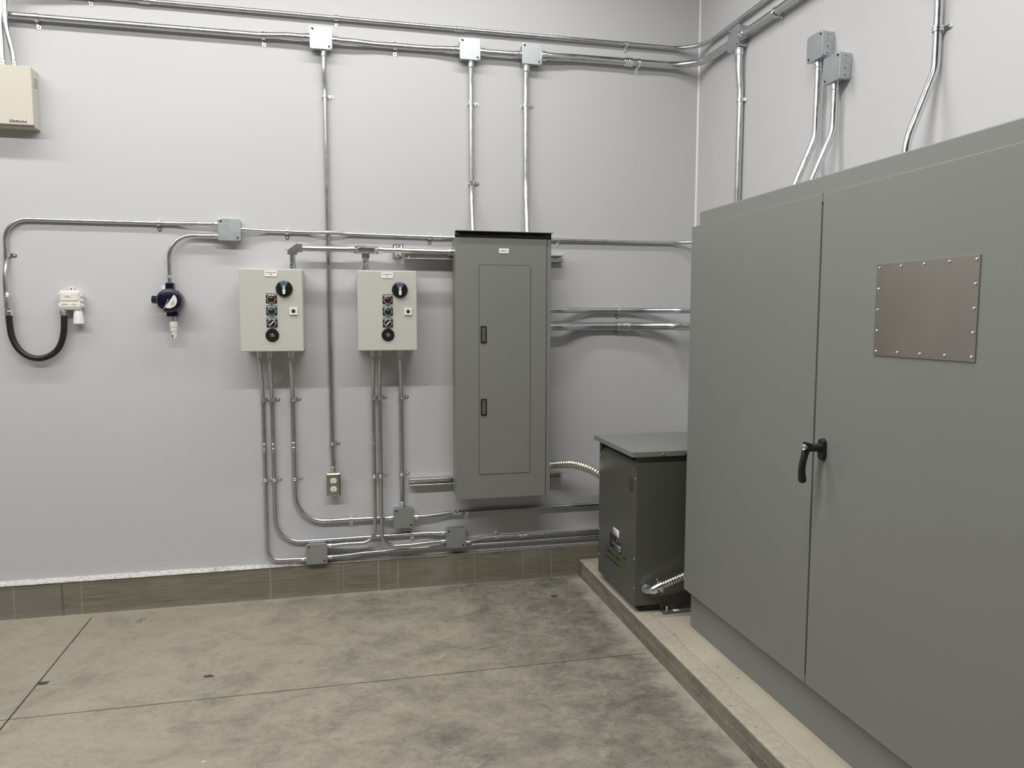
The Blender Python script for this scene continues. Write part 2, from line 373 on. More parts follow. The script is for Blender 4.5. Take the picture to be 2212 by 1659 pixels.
MAT['navy'] = simple('navy_enamel', (0.004, 0.004, 0.022), 0.24, coat=0.2)
MAT['greenink'] = simple('green_ink', (0.035, 0.13, 0.008), 0.5)
MAT['purple'] = simple('plum_ink', (0.20, 0.07, 0.13), 0.5)
MAT['tube'] = simple('fixture_housing', (0.8, 0.8, 0.8), 0.5)

# ------------------------------------------------------------------ room shell
XR, XL, YF, ZC = 1.93, -6.5, -9.5, 4.1
def struct(name, mb, mat, label=None, smooth=False):
    o = mb.build(name, mat, None, smooth); tag(o, label, None, None, 'structure'); return o
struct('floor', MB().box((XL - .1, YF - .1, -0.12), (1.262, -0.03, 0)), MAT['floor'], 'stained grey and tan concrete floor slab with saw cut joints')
struct('wall_back', MB().box((XL - .1, 0, 0.165), (XR + .1, .12, ZC + .1)), MAT['wall'], 'pale grey painted wall carrying the conduits and panels')
struct('wall_right', MB().box((XR, YF - .1, 0), (XR + .12, 0, ZC + .1)), MAT['wall'], 'pale grey painted wall behind the big grey cabinet')
struct('wall_left', MB().box((XL - .12, YF - .1, 0), (XL, 0, ZC + .1)), MAT['wall'])
struct('wall_front', MB().box((XL - .1, YF - .12, 0), (XR + .1, YF, ZC + .1)), MAT['wall'])
struct('ceiling', MB().box((XL - .1, YF - .1, ZC), (XR + .1, .1, ZC + .1)), MAT['ceil'])
struct('baseboard_back', MB().box((XL - .1, -0.03, -0.12), (XR + .1, .12, 0.165), 0.002), MAT['curb'], 'rough board-formed concrete curb along the foot of the back wall')
# saw cuts: shallow dark grooves filled with dust, standing a hair proud of nothing (1 mm deep strips set in the slab)
g = MB()
for k in range(60):
    pass
def cut(mb, p, q, w):
    p, q = Vector(p), Vector(q); d = (q - p).normalized(); n = Vector((-d.y, d.x, 0)) * w / 2; m_ = int((q - p).length / .05)
    prev = None
    for i in range(m_ + 1):
        c = p.lerp(q, i / m_); k = random.uniform(.75, 1.15)
        cur = (c - n * k, c + n * k)
        if prev: mb.prism([prev[0], prev[1], cur[1], cur[0]], (0, 0, 0.0006))
        prev = cur
cut(g, (-1.163, -0.085, 0), (-1.149, -3.6, 0), 0.0065)
cut(g, (XL, -0.990, 0), (1.235, -1.015, 0), 0.0035)
struct('trim_2', g, MAT['joint'], 'dark saw cut joints crossing in the concrete floor')
# raised equipment pad along the right wall, with its formed edge and the pale joint line on its side
pad = MB()
pad.box((1.266, YF, -0.12), (XR, -0.03, 0.089), 0.005, 2)
ps = MB(); ps.box((1.2625, YF, 0.046), (1.2665, -0.03, 0.0835), 0.0006, 1); ps.box((1.2600, YF, -0.12), (1.2665, -0.03, 0.0425), 0.0006, 1)
struct('trim_5', ps, m_side(), 'dark form-marked side faces of the raised concrete pad')
struct('trim_6', MB().box((1.2615, YF, 0.0425), (1.2668, -0.03, 0.046)), MAT['mortar'], 'pale joint line running along the side of the concrete pad')
mk = MB()
for k in range(26):
    a0, a1 = 2 * PI * k / 26, 2 * PI * (k + 1) / 26; q = lambda a, r_: Vector((-.930 + r_ * .015 * math.cos(a) + .006 * math.sin(a), -.172 + r_ * .030 * math.sin(a), 0))
    mk.prism([q(a0, 1), q(a0, .90), q(a1, .90), q(a1, 1)], (0, 0, .0005))
mk.prism([(-.934, -.185, 0), (-.929, -.187, 0), (-.926, -.160, 0), (-.929, -.160, 0)], (0, 0, .0005))
for (bx, by, br) in ((-.530, -.822, .016), (-.512, -.828, .007), (-1.140, -.742, .020), (1.041, -.305, .020)):
    mk.prism([(bx + br * (1 + .25 * math.sin(3 * a + bx)) * math.cos(a), by + br * .9 * (1 + .25 * math.cos(2 * a)) * math.sin(a), 0) for a in [2 * PI * k / 14 for k in range(14)]], (0, 0, .0004))
struct('trim_7', mk, MAT['joint'], 'small dark marks and a drawn ring on the concrete floor')
struct('floor_pad', pad, MAT['pad'], 'raised concrete equipment pad under the transformer and cabinet')
# rough mortar fillet on the ledge between wall and curb: widest at the left, fading out to the right
mo = MB(); prev = None; n = 260
for i in range(n + 1):
    x = XL + (1.262 - XL) * i / n
    f = 1.0 if x < -0.75 else max(0.0, 1 - (x + 0.75) / 0.75)
    h0 = 0.167 + 0.010 * f + random.uniform(-.001, .001); y0 = -0.002
    y1 = -0.032 - 0.003 * f - random.uniform(0, .0012); zf = 0.164 - (0.002 * f + random.uniform(0, .0022) * (0.4 + f)) 
    P = [Vector((x, 0.001, h0)), Vector((x, -0.012, h0 - .001)), Vector((x, y1 + .004, 0.1665 + .003 * f)), Vector((x, y1, 0.163)), Vector((x, y1 + .002, zf)), Vector((x, 0.001, zf))]
    cur = [mo.bm.verts.new(p) for p in P]
    if prev:
        for k in range(len(P)):
            j = (k + 1) % len(P); mo.bm.faces.new((prev[k], cur[k], cur[j], prev[j]))
    prev = cur
bmesh.ops.recalc_face_normals(mo.bm, faces=mo.bm.faces[:])
struct('trim_1', mo, MAT['mortar'], 'rough pale mortar strip between wall and concrete curb', True)
struct('trim_3', MB().prism([(XR, 0, 1.0), (XR - .007, 0, 1.0), (XR, -.007, 1.0)], (0, 0, ZC - 1.0)), MAT['caulk'], 'pale caulk line in the corner of the two walls')

# small marks on the wall (scuffs)
sc_ = MB()
for (x, z, w, h, a) in ((0.43, 1.065, .03, .0012, .12), (-0.031, 0.680, .006, .003, .5), (1.15, 0.395, .003, .003, 0), (1.162, 0.393, .003, .003, 0), (1.18, 0.39, .003, .003, 0), (1.20, 0.37, .003, .003, 0), (1.24, 0.378, .002, .003, 0), (-0.80, 1.665, .006, .0015, -.5), (-.362, .33, .004, .003, .3), (-.30, .35, .004, .004, .2)):
    U = Vector((math.cos(a), 0, math.sin(a))); V = Vector((-math.sin(a), 0, math.cos(a)))
    sc_.rplate((x, 0, z), U, V, w, h, min(w, h) * .45, (0, -0.0004, 0), 3)
struct('trim_4', sc_, MAT['greyink'], 'small dark scuff marks on the back wall paint')

# ------------------------------------------------------------------ hanging strip lights (above the frame)
t0 = None
for (lx, ly, lz, ll, lw) in STRIPS:
    if t0 is None:
        t0 = root('strip_light', (lx, ly, lz), None, 'light')
        MB().box((-ll / 2, -.06, .0), (ll / 2, .06, .05), .004).build('housing', MAT['tube'], t0, True)
        for sx_ in (-.9, .9): MB().tube([(sx_, 0, .05), (sx_, 0, ZC - lz)], .004, 8).build('hanger', MAT['zinc'], t0)
        o = t0
    else:
        o = copy_tree(t0); o.location = (lx, ly, lz)
    o['label'] = 'white strip light hanging above the frame'; o['category'] = 'light'; o['group'] = 'hanging strip lights'

# ------------------------------------------------------------------ conduit system
NB = Vector((0, -1, 0)); NR = Vector((-1, 0, 0))
def strap(parent, off, c, axis, tab, nrm, o, r, mat=None):
    """one-hole strap over a pipe whose centre is c, o above the wall"""
    c, axis, tab, nrm = Vector(c), Vector(axis).normalized(), Vector(tab).normalized(), Vector(nrm)
    base = c - nrm * o; R = r + 0.0022
    def q(t, n): return base + tab * t + nrm * n
    prof = [q(-R, 0.0)] + [q(-R * math.cos(a), o + R * math.sin(a)) for a in [PI * k / 12 for k in range(13)]]
    prof += [q(R, 0.0035), q(R + .0015, .001), q(R + 0.016, .001)]
    mb = MB(off)
    wd = axis if True else -axis
    mb.ribbon(prof, wd, 0.017, 0.0016)
    for s_ in (-.005, .005):
        mb.tube([p + axis * s_ + (p - c).normalized() * .0004 for p in prof[1:14]], .0019, 6)
    P = [q(R + .004, 0)]
    P = [q(R, 0) - axis * .0085, q(R, 0) + axis * .0085, q(R + .018, 0) + axis * .0085] + [q(R + .018 + .0085 * math.sin(a), 0) + axis * (.0085 * math.cos(a)) for a in [PI * k / 8 for k in range(1, 8)]] + [q(R + .018, 0) - axis * .0085]
    mb.prism(P, nrm * .0024)
    s = mb.build('strap', mat or MAT['zinc'], parent)
    MB(off).lathe(q(R + .016, .0022), nrm, [(0, .0050), (.0012, .0050), (.0028, .0032), (.0033, .0008)], 12).build('screw', MAT['castal'], s)
    return s
def connector(parent, off, p, ax, r, nrm=NB, L=.030):
    """set-screw connector: starts at box wall point p, pipe leaves along ax"""
    p, ax = Vector(p), Vector(ax).normalized()
    mb = MB(off); mb.lathe(p, ax, [(0, r * 1.42), (.003, r * 1.42), (.0035, r * 1.2), (.006, r * 1.24), (L - .002, r * 1.24), (L, r * 1.12)], 20)
    s = mb.build('connector', MAT['zinc'], parent)
    MB(off).lathe(p + ax * (L * .6) + Vector(nrm) * r * 1.15, nrm, [(0, .0042), (.004, .0042), (.005, .0030)], 8).build('set_screw', MAT['zinc'], s)
    return s
def coupling(parent, off, p, ax, r, nrm=NB, L=.048):
    p, ax = Vector(p), Vector(ax).normalized()
    mb = MB(off); mb.lathe(p - ax * L / 2, ax, [(0, r * 1.1), (.002, r * 1.2), (L * .47, r * 1.2), (L * .5, r * 1.13), (L * .53, r * 1.2), (L - .002, r * 1.2), (L, r * 1.1)], 20)
    s = mb.build('coupling', MAT['zinc'], parent)
    for q in (-.30, .30):
        MB(off).lathe(p + ax * L * q + Vector(nrm) * r * 1.12, nrm, [(0, .0040), (.0035, .0040), (.0045, .0028)], 8).build('set_screw', MAT['zinc'], s)
    return s
def conduit(label, pts, r, bend, straps=(), conns=(), coups=(), mat=None, seg=18, group=None):
    """pts world points; straps (point, axis, tab, normal, o); conns (point, direction, normal); coups (point, axis, normal)"""
    off = Vector(pts[0]); t = root('conduit', off, label, 'conduit', group)
    MB(off).tube(fillet(pts, bend), r, seg).build('pipe', mat or MAT['emt'], t, True, 60)
    for (p, a, tb, n_, o) in straps: strap(t, off, p, a, tb, n_, o, r)
    for (p, a, n_) in conns: connector(t, off, p, a, r, n_)
    for (p, a, n_) in coups: coupling(t, off, p, a, r, n_)
    return t
X_, Y_, Z_ = Vector((1, 0, 0)), Vector((0, 1, 0)), Vector((0, 0, 1))
DN = -Z_
def w(x, z, o): return Vector((x, -o, z))          # point o in front of the back wall
def rw(y, z, o): return Vector((XR - o, y, z))     # point o in front of the right wall

# -- top run 1: from the emergency light unit up, over and along both walls
z1 = 2.850
conduit('uppermost thin conduit running from the cream unit along the wall top and round the corner',
        [w(-1.372, 2.490, .055), w(-1.375, 2.56, .055), w(-1.395, 2.68, .062), w(-1.395, z1, .062), w(-1.05, z1, .020), w(-0.9, z1, .018), (XR - .018, -.018, z1), rw(-4.2, z1, .018)],
        .0107, [.3, .3, .150, .3, .3, .17],
        straps=[(w(-1.068, z1, .022), X_, DN, NB, .022), (w(0.013, z1, .018), X_, DN, NB, .018), (w(1.50, z1, .018), X_, DN, NB, .018)],
        conns=[(w(-1.372, 2.504, .055), Z_, NB)], coups=[(w(-.84, z1, .018), X_, NB), (w(.612, z1, .018), X_, NB)])
conduit('short vertical conduit at the left picture edge above the cream unit',
        [w(-1.418, 2.49, .055), w(-1.418, 2.70, .055), w(-1.405, 2.80, .055), w(-1.405, 3.2, .045)], .0120, .2, conns=[(w(-1.418, 2.504, .055), Z_, NB)])
# -- top run 2, four segments
z2 = 2.745
conduit('thick conduit along the top left entering the brightest junction box',
        [w(-2.6, 2.735, .023), w(-0.34, 2.738, .023), w(-0.22, 2.744, .032), w(-0.114, 2.744, .032)], .0150, [.4, .4],
        straps=[(w(-1.284, 2.7355, .023), X_, DN, NB, .023), (w(-.325, 2.738, .0235), X_, DN, NB, .0235)], conns=[(w(-.113, 2.744, .032), -X_, NB)])
conduit('thick conduit between the brightest junction box and the second box at the top',
        [w(-0.012, 2.741, .032), w(0.10, 2.741, .032), w(.19, 2.741, .021), w(.48, 2.743, .021), w(.55, 2.744, .032), w(.610, 2.744, .032)], .0146, .4,
        straps=[(w(.291, 2.7415, .021), X_, DN, NB, .021)], conns=[(w(-.011, 2.741, .032), X_, NB), (w(.609, 2.744, .032), -X_, NB)])
conduit('short thick conduit between the second and third junction boxes at the top',
        [w(.712, 2.744, .032), w(.928, 2.746, .032)], .0146, 0, conns=[(w(.711, 2.744, .032), X_, NB), (w(.928, 2.746, .032), -X_, NB)])
conduit('thickest top conduit sweeping round the wall corner to the tall narrow junction box',
        [w(1.030, 2.748, .034), w(1.11, 2.748, .034), w(1.20, 2.755, .026), (XR - .030, -.026, 2.757), rw(-.40, 2.757, .030)], .0190, [.5, .5, .24],
        straps=[(w(1.565, 2.756, .026), X_, DN, NB, .026)], conns=[(w(1.030, 2.748, .034), X_, NB)], coups=[(w(1.508, 2.756, .026), X_, NB)])
conduit('thick conduit climbing along the right wall past the corner junction box',
        [rw(-.502, 2.757, .032), rw(-4.2, 2.745, .030)], .0186, 0,
        straps=[(rw(-.785, 2.754, .031), Y_, DN, NR, .031)], conns=[(rw(-.502, 2.757, .032), -Y_, NR)])
# -- verticals
conduit('long thin vertical conduit dropping from the brightest junction box to the duplex outlet',
        [w(-.050, 2.688, .028), w(-.050, 2.60, .028), w(-.047, 2.52, .0145), w(-.0455, .76, .0145), w(-.0425, .69, .026), w(-.0425, .634, .026)], .0113, .3,
        straps=[(w(-.047, 2.481, .0145), Z_, X_, NB, .0145), (w(-.0455, .778, .0145), Z_, X_, NB, .0145)], conns=[(w(-.05, 2.691, .028), DN, NB), (w(-.0425, .632, .026), Z_, NB)])
conduit('vertical conduit from the second top junction box to the left of the tall panel top',
        [w(.668, 2.69, .028), w(.670, 2.58, .020), w(.672, 2.02, .016), w(.669, 1.93, .055), w(.667, 1.80, .09)], .0125, .35,
        straps=[(w(.671, 2.494, .0165), Z_, X_, NB, .0165), (w(.672, 2.096, .0165), Z_, X_, NB, .0165)], conns=[(w(.668, 2.694, .028), DN, NB)])
conduit('vertical conduit from the third top junction box to the right of the tall panel top',
        [w(.955, 2.69, .030), w(.955, 2.60, .022), w(.958, 2.08, .018), w(.953, 1.96, .055), w(.949, 1.80, .09)], .0148, .35,
        straps=[(w(.956, 2.50, .0185), Z_, X_, NB, .0185)], conns=[(w(.955, 2.694, .03), DN, NB)])
# -- middle left loop
conduit('thin conduit looping from the grey box at left down to the black hose',
        [w(-.553, 1.852, .030), w(-.66, 1.852, .030), w(-.74, 1.852, .0125), w(-1.4615, 1.852, .0125), w(-1.4615, 1.66, .0125), w(-1.466, 1.60, .030), w(-1.466, 1.50, .030)],
        .0098, [.3, .3, .115, .3, .3],
        straps=[(w(-.817, 1.852, .0125), X_, DN, NB, .0125), (w(-1.4615, 1.690, .0125), Z_, X_, NB, .0125)], conns=[(w(-.552, 1.852, .03), -X_, NB)])
conduit('short thin conduit curving from the grey box at left down to the navy detector',
        [w(-.553, 1.796, .030), w(-.774, 1.796, .030), w(-.774, 1.578, .035)], .0098, [.115], conns=[(w(-.552, 1.796, .03), -X_, NB), (w(-.774, 1.574, .035), Z_, NB)])
conduit('thin long horizontal conduit from the grey box passing behind the tall panel toward the cabinet',
        [w(-.450, 1.830, .030), w(-.40, 1.830, .026), w(-.33, 1.829, .0125), w(-.13, 1.827, .0125), w(-.075, 1.826, .038), w(-.015, 1.826, .038), w(.04, 1.825, .0125), w(.50, 1.820, .0125), w(1.60, 1.822, .0125), (XR - .0125, -.0125, 1.824), rw(-.42, 1.824, .0125)],
        .0093, [.3, .3, .12, .12, .12, .12, .4, .4, .18],
        straps=[(w(-.24, 1.828, .0125), X_, DN, NB, .0125), (w(.455, 1.8205, .0125), X_, DN, NB, .0125), (w(1.133, 1.8212, .0125), X_, DN, NB, .0125)],
        conns=[(w(-.451, 1.830, .03), X_, NB)], coups=[(w(.50, 1.820, .0125), X_, NB)])
# -- conduits above the two pump boxes
zt = 1.742
conduit('shiny horizontal conduit between the grey elbow and the oblong fitting',
        [w(-.19, zt, .10), w(.083, zt, .10)], .0135, 0, conns=[(w(.081, zt, .10), -X_, NB)])
conduit('shiny horizontal conduit from the oblong fitting through the bracket into the tall panel',
        [w(.185, zt, .10), w(.569, zt - .003, .10)], .0135, 0,
        conns=[(w(.187, zt, .10), X_, NB), (w(.566, zt - .003, .10), -X_, NB)], coups=[])
conduit('short vertical conduit stub between the elbow and the left pump box',
        [w(-.2125, 1.637, .10), w(-.2125, 1.716, .10)], .0130, 0, conns=[(w(-.2125, 1.638, .10), Z_, NB)])
conduit('short vertical conduit stub between the oblong fitting and the right pump box',
        [w(.130, 1.637, .10), w(.130, 1.700, .10)], .0118, 0, conns=[(w(.130, 1.638, .10), Z_, NB), (w(.130, 1.703, .10), DN, NB)])
# elbow fitting
t = root('conduit_elbow', (-.2125, -.10, 1.742), 'grey cast elbow fitting above the left pump box', 'fitting'); off = (-.2125, -.10, 1.742)
MB(off).prism([w(-.234, 1.712, .118), w(-.190, 1.712, .118), w(-.190, 1.724, .118), w(-.184, 1.724, .118), w(-.166, 1.724, .118), w(-.166, 1.760, .118), w(-.195, 1.760, .118), w(-.234, 1.730, .118)], (0, .036, 0), .002).build('elbow_body', MAT['castdk'], t)
for p in (w(-.239, 1.733, .112), w(-.188, 1.765, .112)):
    MB(off).lathe(p, (-.6, 0, .8), [(-.006, .0045), (.004, .0045), (.005, .003)], 8).build('screw', MAT['zinc'], t)
# oblong T fitting
t = root('conduit_fitting', (.133, -.10, zt), 'oblong cast conduit body with polished cover above the right pump box', 'fitting'); off = (.133, -.10, zt)
b_ = MB(off); b_.box(w(.077, zt - .019, .084), w(.191, zt + .017, .118), .004); b_.box(w(.113, 1.699, .085), w(.149, zt - .015, .117), .004); b_.build('fitting_body', MAT['castdk'], t)
cv = MB(off).rplate(w(.134, zt, .118), X_, Z_, .116, .042, .0205, (0, -.0045, 0), 8, .0012).build('cover', MAT['castal'], t)
MB(off).rplate(w(.134, zt, .1225), X_, Z_, .082, .021, .010, (0, -.0045, 0), 6, .002).build('raised_centre', MAT['zinc'], cv)
for sx_ in (-.049, .049): MB(off).lathe(w(.134 + sx_, zt, .1222), NB, [(0, .0045), (.0025, .0045), (.0035, .002)], 10).build('screw', MAT['castal'], cv)
# strut post with clamp
t = root('strut_bracket', (.290, 0, 1.742), 'short upright channel bracket clamping the shiny conduit left of the tall panel', 'bracket'); off = (.29, 0, 1.742)
b_ = MB(off); b_.box(w(.268, 1.712, 0), w(.314, 1.775, .004)); b_.box(w(.268, 1.712, 0), w(.271, 1.775, .082)); b_.box(w(.311, 1.712, 0), w(.314, 1.775, .082))
b_.box(w(.268, 1.712, .079), w(.281, 1.775, .082)); b_.box(w(.301, 1.712, .079), w(.314, 1.775, .082)); b_.box(w(.281, 1.712, .060), w(.301, 1.775, .062)); b_.build('channel', MAT['strut'], t)
cl = MB(off).ribbon([w(.29, zt + .02, .082)] + [Vector((.29, -.10 - .0145 * math.cos(a), zt + .0145 * math.sin(a))) for a in [PI * .75 - PI * 1.5 * k / 12 for k in range(13)]] + [w(.29, zt - .022, .082)], X_, .024, -.002).build('clamp', MAT['zinc'], t)
MB(off).lathe(w(.29, zt - .025, .084), NB, [(0, .006), (.004, .006), (.006, .003)], 8).build('bolt', MAT['zinc'], cl)

# -- conduits under the pump boxes
so = .0125
def drop(label, xs, x1, zt_, path, r, bend, st, conns, coups=(), o=so, mat=None, top=.10):
    pts = [w(xs, 1.255, top), w(xs, 1.18, top), w(x1, 1.06, o)] + path
    zz = [1.006, .606]
    conduit(label, pts, r, [.5, .5] + bend, straps=[(w(x1, z, o), Z_, X_, NB, o) for z in zz] + st,
            conns=[(w(xs, 1.253, top), DN, NB)] + conns, coups=[(w(x1, z, o), Z_, NB) for z in coups], mat=mat)
drop('leftmost conduit under the left pump box, curving into the lowest junction box', -.374, -.3735, 0,
     [w(-.3735, .194, so + .002), w(-.25, .194, .020), w(-.184, .194, .030)], .0095, [.135, .3], [], [(w(-.183, .194, .030), -X_, NB)], (.765,))
drop('second conduit under the left pump box, curving to the box beside the tall panel foot', -.328, -.3305, 0,
     [w(-.3305, .281, so + .001), w(.44, .284, so), w(.49, .285, .030), w(.528, .285, .030)], .0095, [.125, .3, .3],
     [(w(.352, .2835, so), X_, DN, NB, so)], [(w(.527, .285, .030), -X_, NB)], (.765,))
drop('third and thicker conduit under the left pump box, curving right at mid height', -.231, -.2325, 0,
     [w(-.2325, .381, .015), w(.19, .380, .015), w(.22, .380, .030), w(.256, .380, .030)], .0115, [.145, .3, .3],
     [(w(.041, .3805, .015), X_, DN, NB, .015)], [(w(.256, .380, .030), -X_, NB)], (.768,), o=.015)
drop('left conduit under the right pump box, curving left in front of the others', .161, .160, 0,
     [w(.160, .40, .045), w(.160, .262, .045), w(-.0, .262, .040), w(-.05, .256, .030), w(-.083, .256, .030)], .0095, [.0, .115, .3, .3], [], [(w(-.084, .256, .030), X_, NB)], (.792,), o=.040)
drop('middle conduit under the right pump box, curving right at floor level', .192, .193, 0,
     [w(.193, .40, .045), w(.193, .236, .045), w(.34, .236, .045), w(.47, .2395, .033), w(.528, .2395, .030)], .0095, [.0, .105, .3, .3], [], [(w(.527, .2395, .030), -X_, NB)], (), o=.040)
drop('right conduit under the right pump box, dropping straight into a junction box', .294, .302, 0, [w(.302, .50, .016), w(.301, .435, .028)], .0115, [.3], [], [(w(.301, .433, .028), Z_, NB)], (), o=.016)
conduit('grimy conduit running right from the junction box under the tall panel to the transformer',
        [w(.355, .378, .028), w(.43, .379, .028), w(.55, .386, .016), w(1.72, .386, .016)], .0112, .4,
        straps=[(w(.640, .386, .016), X_, DN, NB, .016)], conns=[(w(.355, .378, .028), X_, NB)], coups=[(w(.590, .386, .016), X_, NB)], mat=MAT['emt_dk'])
conduit('lowest conduit running right just above the concrete curb',
        [w(-.082, .196, .028), w(.0, .196, .020), w(.10, .200, so), w(.40, .205, so), w(1.72, .205, so)], .0095, .4, conns=[(w(-.083, .196, .028), X_, NB)])
conduit('thin conduit running right from the junction box at the tall panel foot',
        [w(.628, .228, .028), w(.67, .231, .024), w(.73, .240, so), w(1.72, .240, so)], .0095, .4,
        straps=[(w(.802, .240, so), X_, Z_, NB, so)], conns=[(w(.628, .228, .028), X_, NB)], coups=[(w(.95, .240, so), X_, NB)])
# -- right of the tall panel
conduit('upper of the two conduits joining the tall panel to the big cabinet',
        [w(1.044, 1.452, .095), w(1.13, 1.452, .095), w(1.27, 1.452, .022), w(1.60, 1.452, .022), w(1.80, 1.452, .105), (1.86, -.30, 1.452), (1.86, -.986, 1.452)], .0147, [.5, .5, .5, .1, .1],
        straps=[(w(1.474, 1.452, .022), X_, DN, NB, .022)], mat=MAT['emt'])
conduit('lower and thicker of the two conduits joining the tall panel to the big cabinet',
        [w(1.044, 1.366, .095), w(1.13, 1.366, .095), w(1.27, 1.367, .026), w(1.58, 1.368, .026), w(1.78, 1.368, .11), (1.82, -.34, 1.368), (1.82, -.986, 1.368)], .0208, [.5, .5, .5, .1, .1],
        straps=[(w(1.472, 1.3675, .026), X_, DN, NB, .026)], coups=[(w(1.515, 1.3677, .026), X_, NB)], conns=[(w(1.046, 1.366, .095), X_, NB)])
# -- right wall drops
conduit('vertical conduit on the right wall below the corner junction box',
        [rw(-.476, 2.700, .030), rw(-.476, 2.60, .030), rw(-.476, 2.50, .0185), rw(-.474, 1.75, .0185)], .0158, .4,
        straps=[(rw(-.476, 2.463, .0187), Z_, -Y_, NR, .0187)], conns=[(rw(-.476, 2.703, .030), DN, NR)])
conduit('bright bent conduit from the left of the paired boxes down to the cabinet top',
        [rw(-1.102, 2.44, .030), rw(-1.100, 2.15, .030), rw(-1.100, 1.93, .125), rw(-1.10, 1.84, .14)], .0137, [.14, .2], conns=[(rw(-1.102, 2.448, .030), DN, NR)], mat=MAT['zinc'])
conduit('bright bent conduit from the right of the paired boxes down to the cabinet top',
        [rw(-1.213, 2.32, .030), rw(-1.211, 2.145, .030), rw(-1.211, 1.93, .125), rw(-1.211, 1.84, .14)], .0137, [.14, .2], conns=[(rw(-1.213, 2.328, .030), DN, NR)], mat=MAT['zinc'])
conduit('bright bent conduit nearest the camera high on the right wall',
        [rw(-1.712, 3.6, .080), rw(-1.712, 2.62, .080), rw(-1.712, 2.47, .020), rw(-1.712, 2.22, .020), rw(-1.712, 1.99, .115), rw(-1.712, 1.84, .125)], .0135, [.3, .3, .14, .2],
        straps=[(rw(-1.712, 2.346, .020), Z_, -Y_, NR, .020)], mat=MAT['zinc'])

# ------------------------------------------------------------------ junction boxes
def make_box(flip=False, deep=.047):
    t = root('junction_box'); s = .0515
    b = MB(); b.rplate((0, 0, 0), X_, Z_, .100, .100, .010, (0, -deep, 0), 5)
    b.build('body', MAT['boxmetal'], t)
    kb = MB()                                     # knock-out rings and holes on the four sides
    for ax, dx, dz in ((X_, 1, 0), (-X_, -1, 0), (Z_, 0, 1), (-Z_, 0, -1)):
        tv = Z_ if dx else X_
        for q in (-.027, .0, .027):
            c = Vector((dx * .0502, -deep * .5, dz * .0502)) + tv * q
            kb.lathe(c, ax, [(0, .0105), (.0007, .0105), (.0007, .0092), (0, .0092)], 14, False)
    kb.build('knockout_rings', MAT['boxmetal'], t)
    for ax, dx, dz in ((X_, 1, 0), (-X_, -1, 0), (Z_, 0, 1)):
        tv = Z_ if dx else X_; h = MB()
        for q in (-.038, -.012, .036): h.lathe(Vector((dx * .0500, -deep * .62, dz * .0500)) + tv * q, ax, [(-.001, .0024), (.0006, .0024)], 8)
        h.build('side_hole', MAT['blackhole'], t)
    cv = MB(); cv.rplate((0, -deep, 0), X_, Z_, .1045, .1045, .009, (0, -.0055, 0), 5, .0012); c = cv.build('cover', MAT['boxcover'], t)
    k = -1 if not flip else 1
    for (sx_, sz) in ((k * 1, 1), (-k * 1, -1)):
        p = Vector((sx_ * .0375, -deep - .0058, sz * .0385))
        d = Vector((sx_ * .6 * -1 if False else -sx_ * .35, 0, -sz * .5)).normalized()
        m_ = MB(); m_.lathe(p, NB, [(-.0008, .0050), (.0004, .0050)], 12); m_.tube([p, p + Vector((sx_, 0, sz)).normalized() * .010], .0018, 6); m_.build('screw_slot', MAT['blackhole'], c)
        MB().lathe(p + Vector((sx_ * .0052, 0, sz * .0058)), NB, [(0, .0040), (.0016, .0040), (.0028, .0018)], 10).build('screw', MAT['zinc'], c)
    return t
MAT['boxcover'] = m_galv('box_cover', (0.52, 0.555, 0.57), 0.42, 0.50, (1, 1, 1), 12, 0.05)
A = make_box(False); Bx = make_box(True, .050)
spots = [(A, w(-.0615, 2.741, 0), 0, 'brightest square junction box, top of the conduit that drops to the outlet'),
         (A, w(.660, 2.747, 0), 0, 'square junction box at the top, above the left of the tall grey panel'),
         (A, w(.979, 2.749, 0), 0, 'square junction box at the top, rightmost on the back wall above the tall panel'),
         (A, w(-.5005, 1.826, 0), 0, 'square junction box at mid height, above and left of the left pump box'),
         (A, w(.306, .382, 0), 0, 'square junction box under the right pump box, left of the tall panel foot'),
         (A, w(-.132, .223, 0), 0, 'square junction box resting lowest, overlapping the concrete curb'),
         (A, w(.577, .258, 0), 0, 'square junction box below the tall panel, rightmost of the low boxes'),
         (A, rw(-.451, 2.757, 0), -PI / 2, 'junction box nearest the wall corner on the right wall'),
         (Bx, rw(-1.108, 2.493, 0), -PI / 2, 'upper and left one of the paired junction boxes high on the right wall'),
         (Bx, rw(-1.219, 2.375, 0), -PI / 2, 'lower and right one of the paired junction boxes high on the right wall')]
used = set()
for (proto, loc, rz, lab) in spots:
    o = proto if id(proto) not in used else copy_tree(proto)
    used.add(id(proto)); o.location = loc; o.rotation_euler = (0, 0, rz)
    tag(o, lab, 'junction box', 'square steel junction boxes')

# ------------------------------------------------------------------ channel struts behind the tall panel
def strut(label, x0, x1, z0, z1_):
    off = (x0, 0, z0); t = root('channel_strut', off, label, 'strut')
    b = MB(off); D_ = .041
    b.box(w(x0, z0, 0), w(x1, z1_, .0025)); b.box(w(x0, z0, 0), w(x1, z0 + .0025, D_)); b.box(w(x0, z1_ - .0025, 0), w(x1, z1_, D_))
    
    for z in (z0 + .0028, z1_ - .0028): b.tube([w(x0, z, D_ - .0022), w(x1, z, D_ - .0022)], .0032, 10)
    b.build('channel', MAT['strut'], t)
    for x in (x0 + .022, x1 - .030):
        MB(off).lathe(w(x, (z0 + z1_) / 2, .002), NB, [(0, .008), (.006, .008), (.008, .004)], 6).build('bolt', MAT['strut'], t)
strut('upper steel channel strut sticking out left and right behind the tall panel', .328, 1.157, 1.705, 1.740)
strut('lower steel channel strut sticking out left and right behind the tall panel', .338, 1.160, .546, .581)

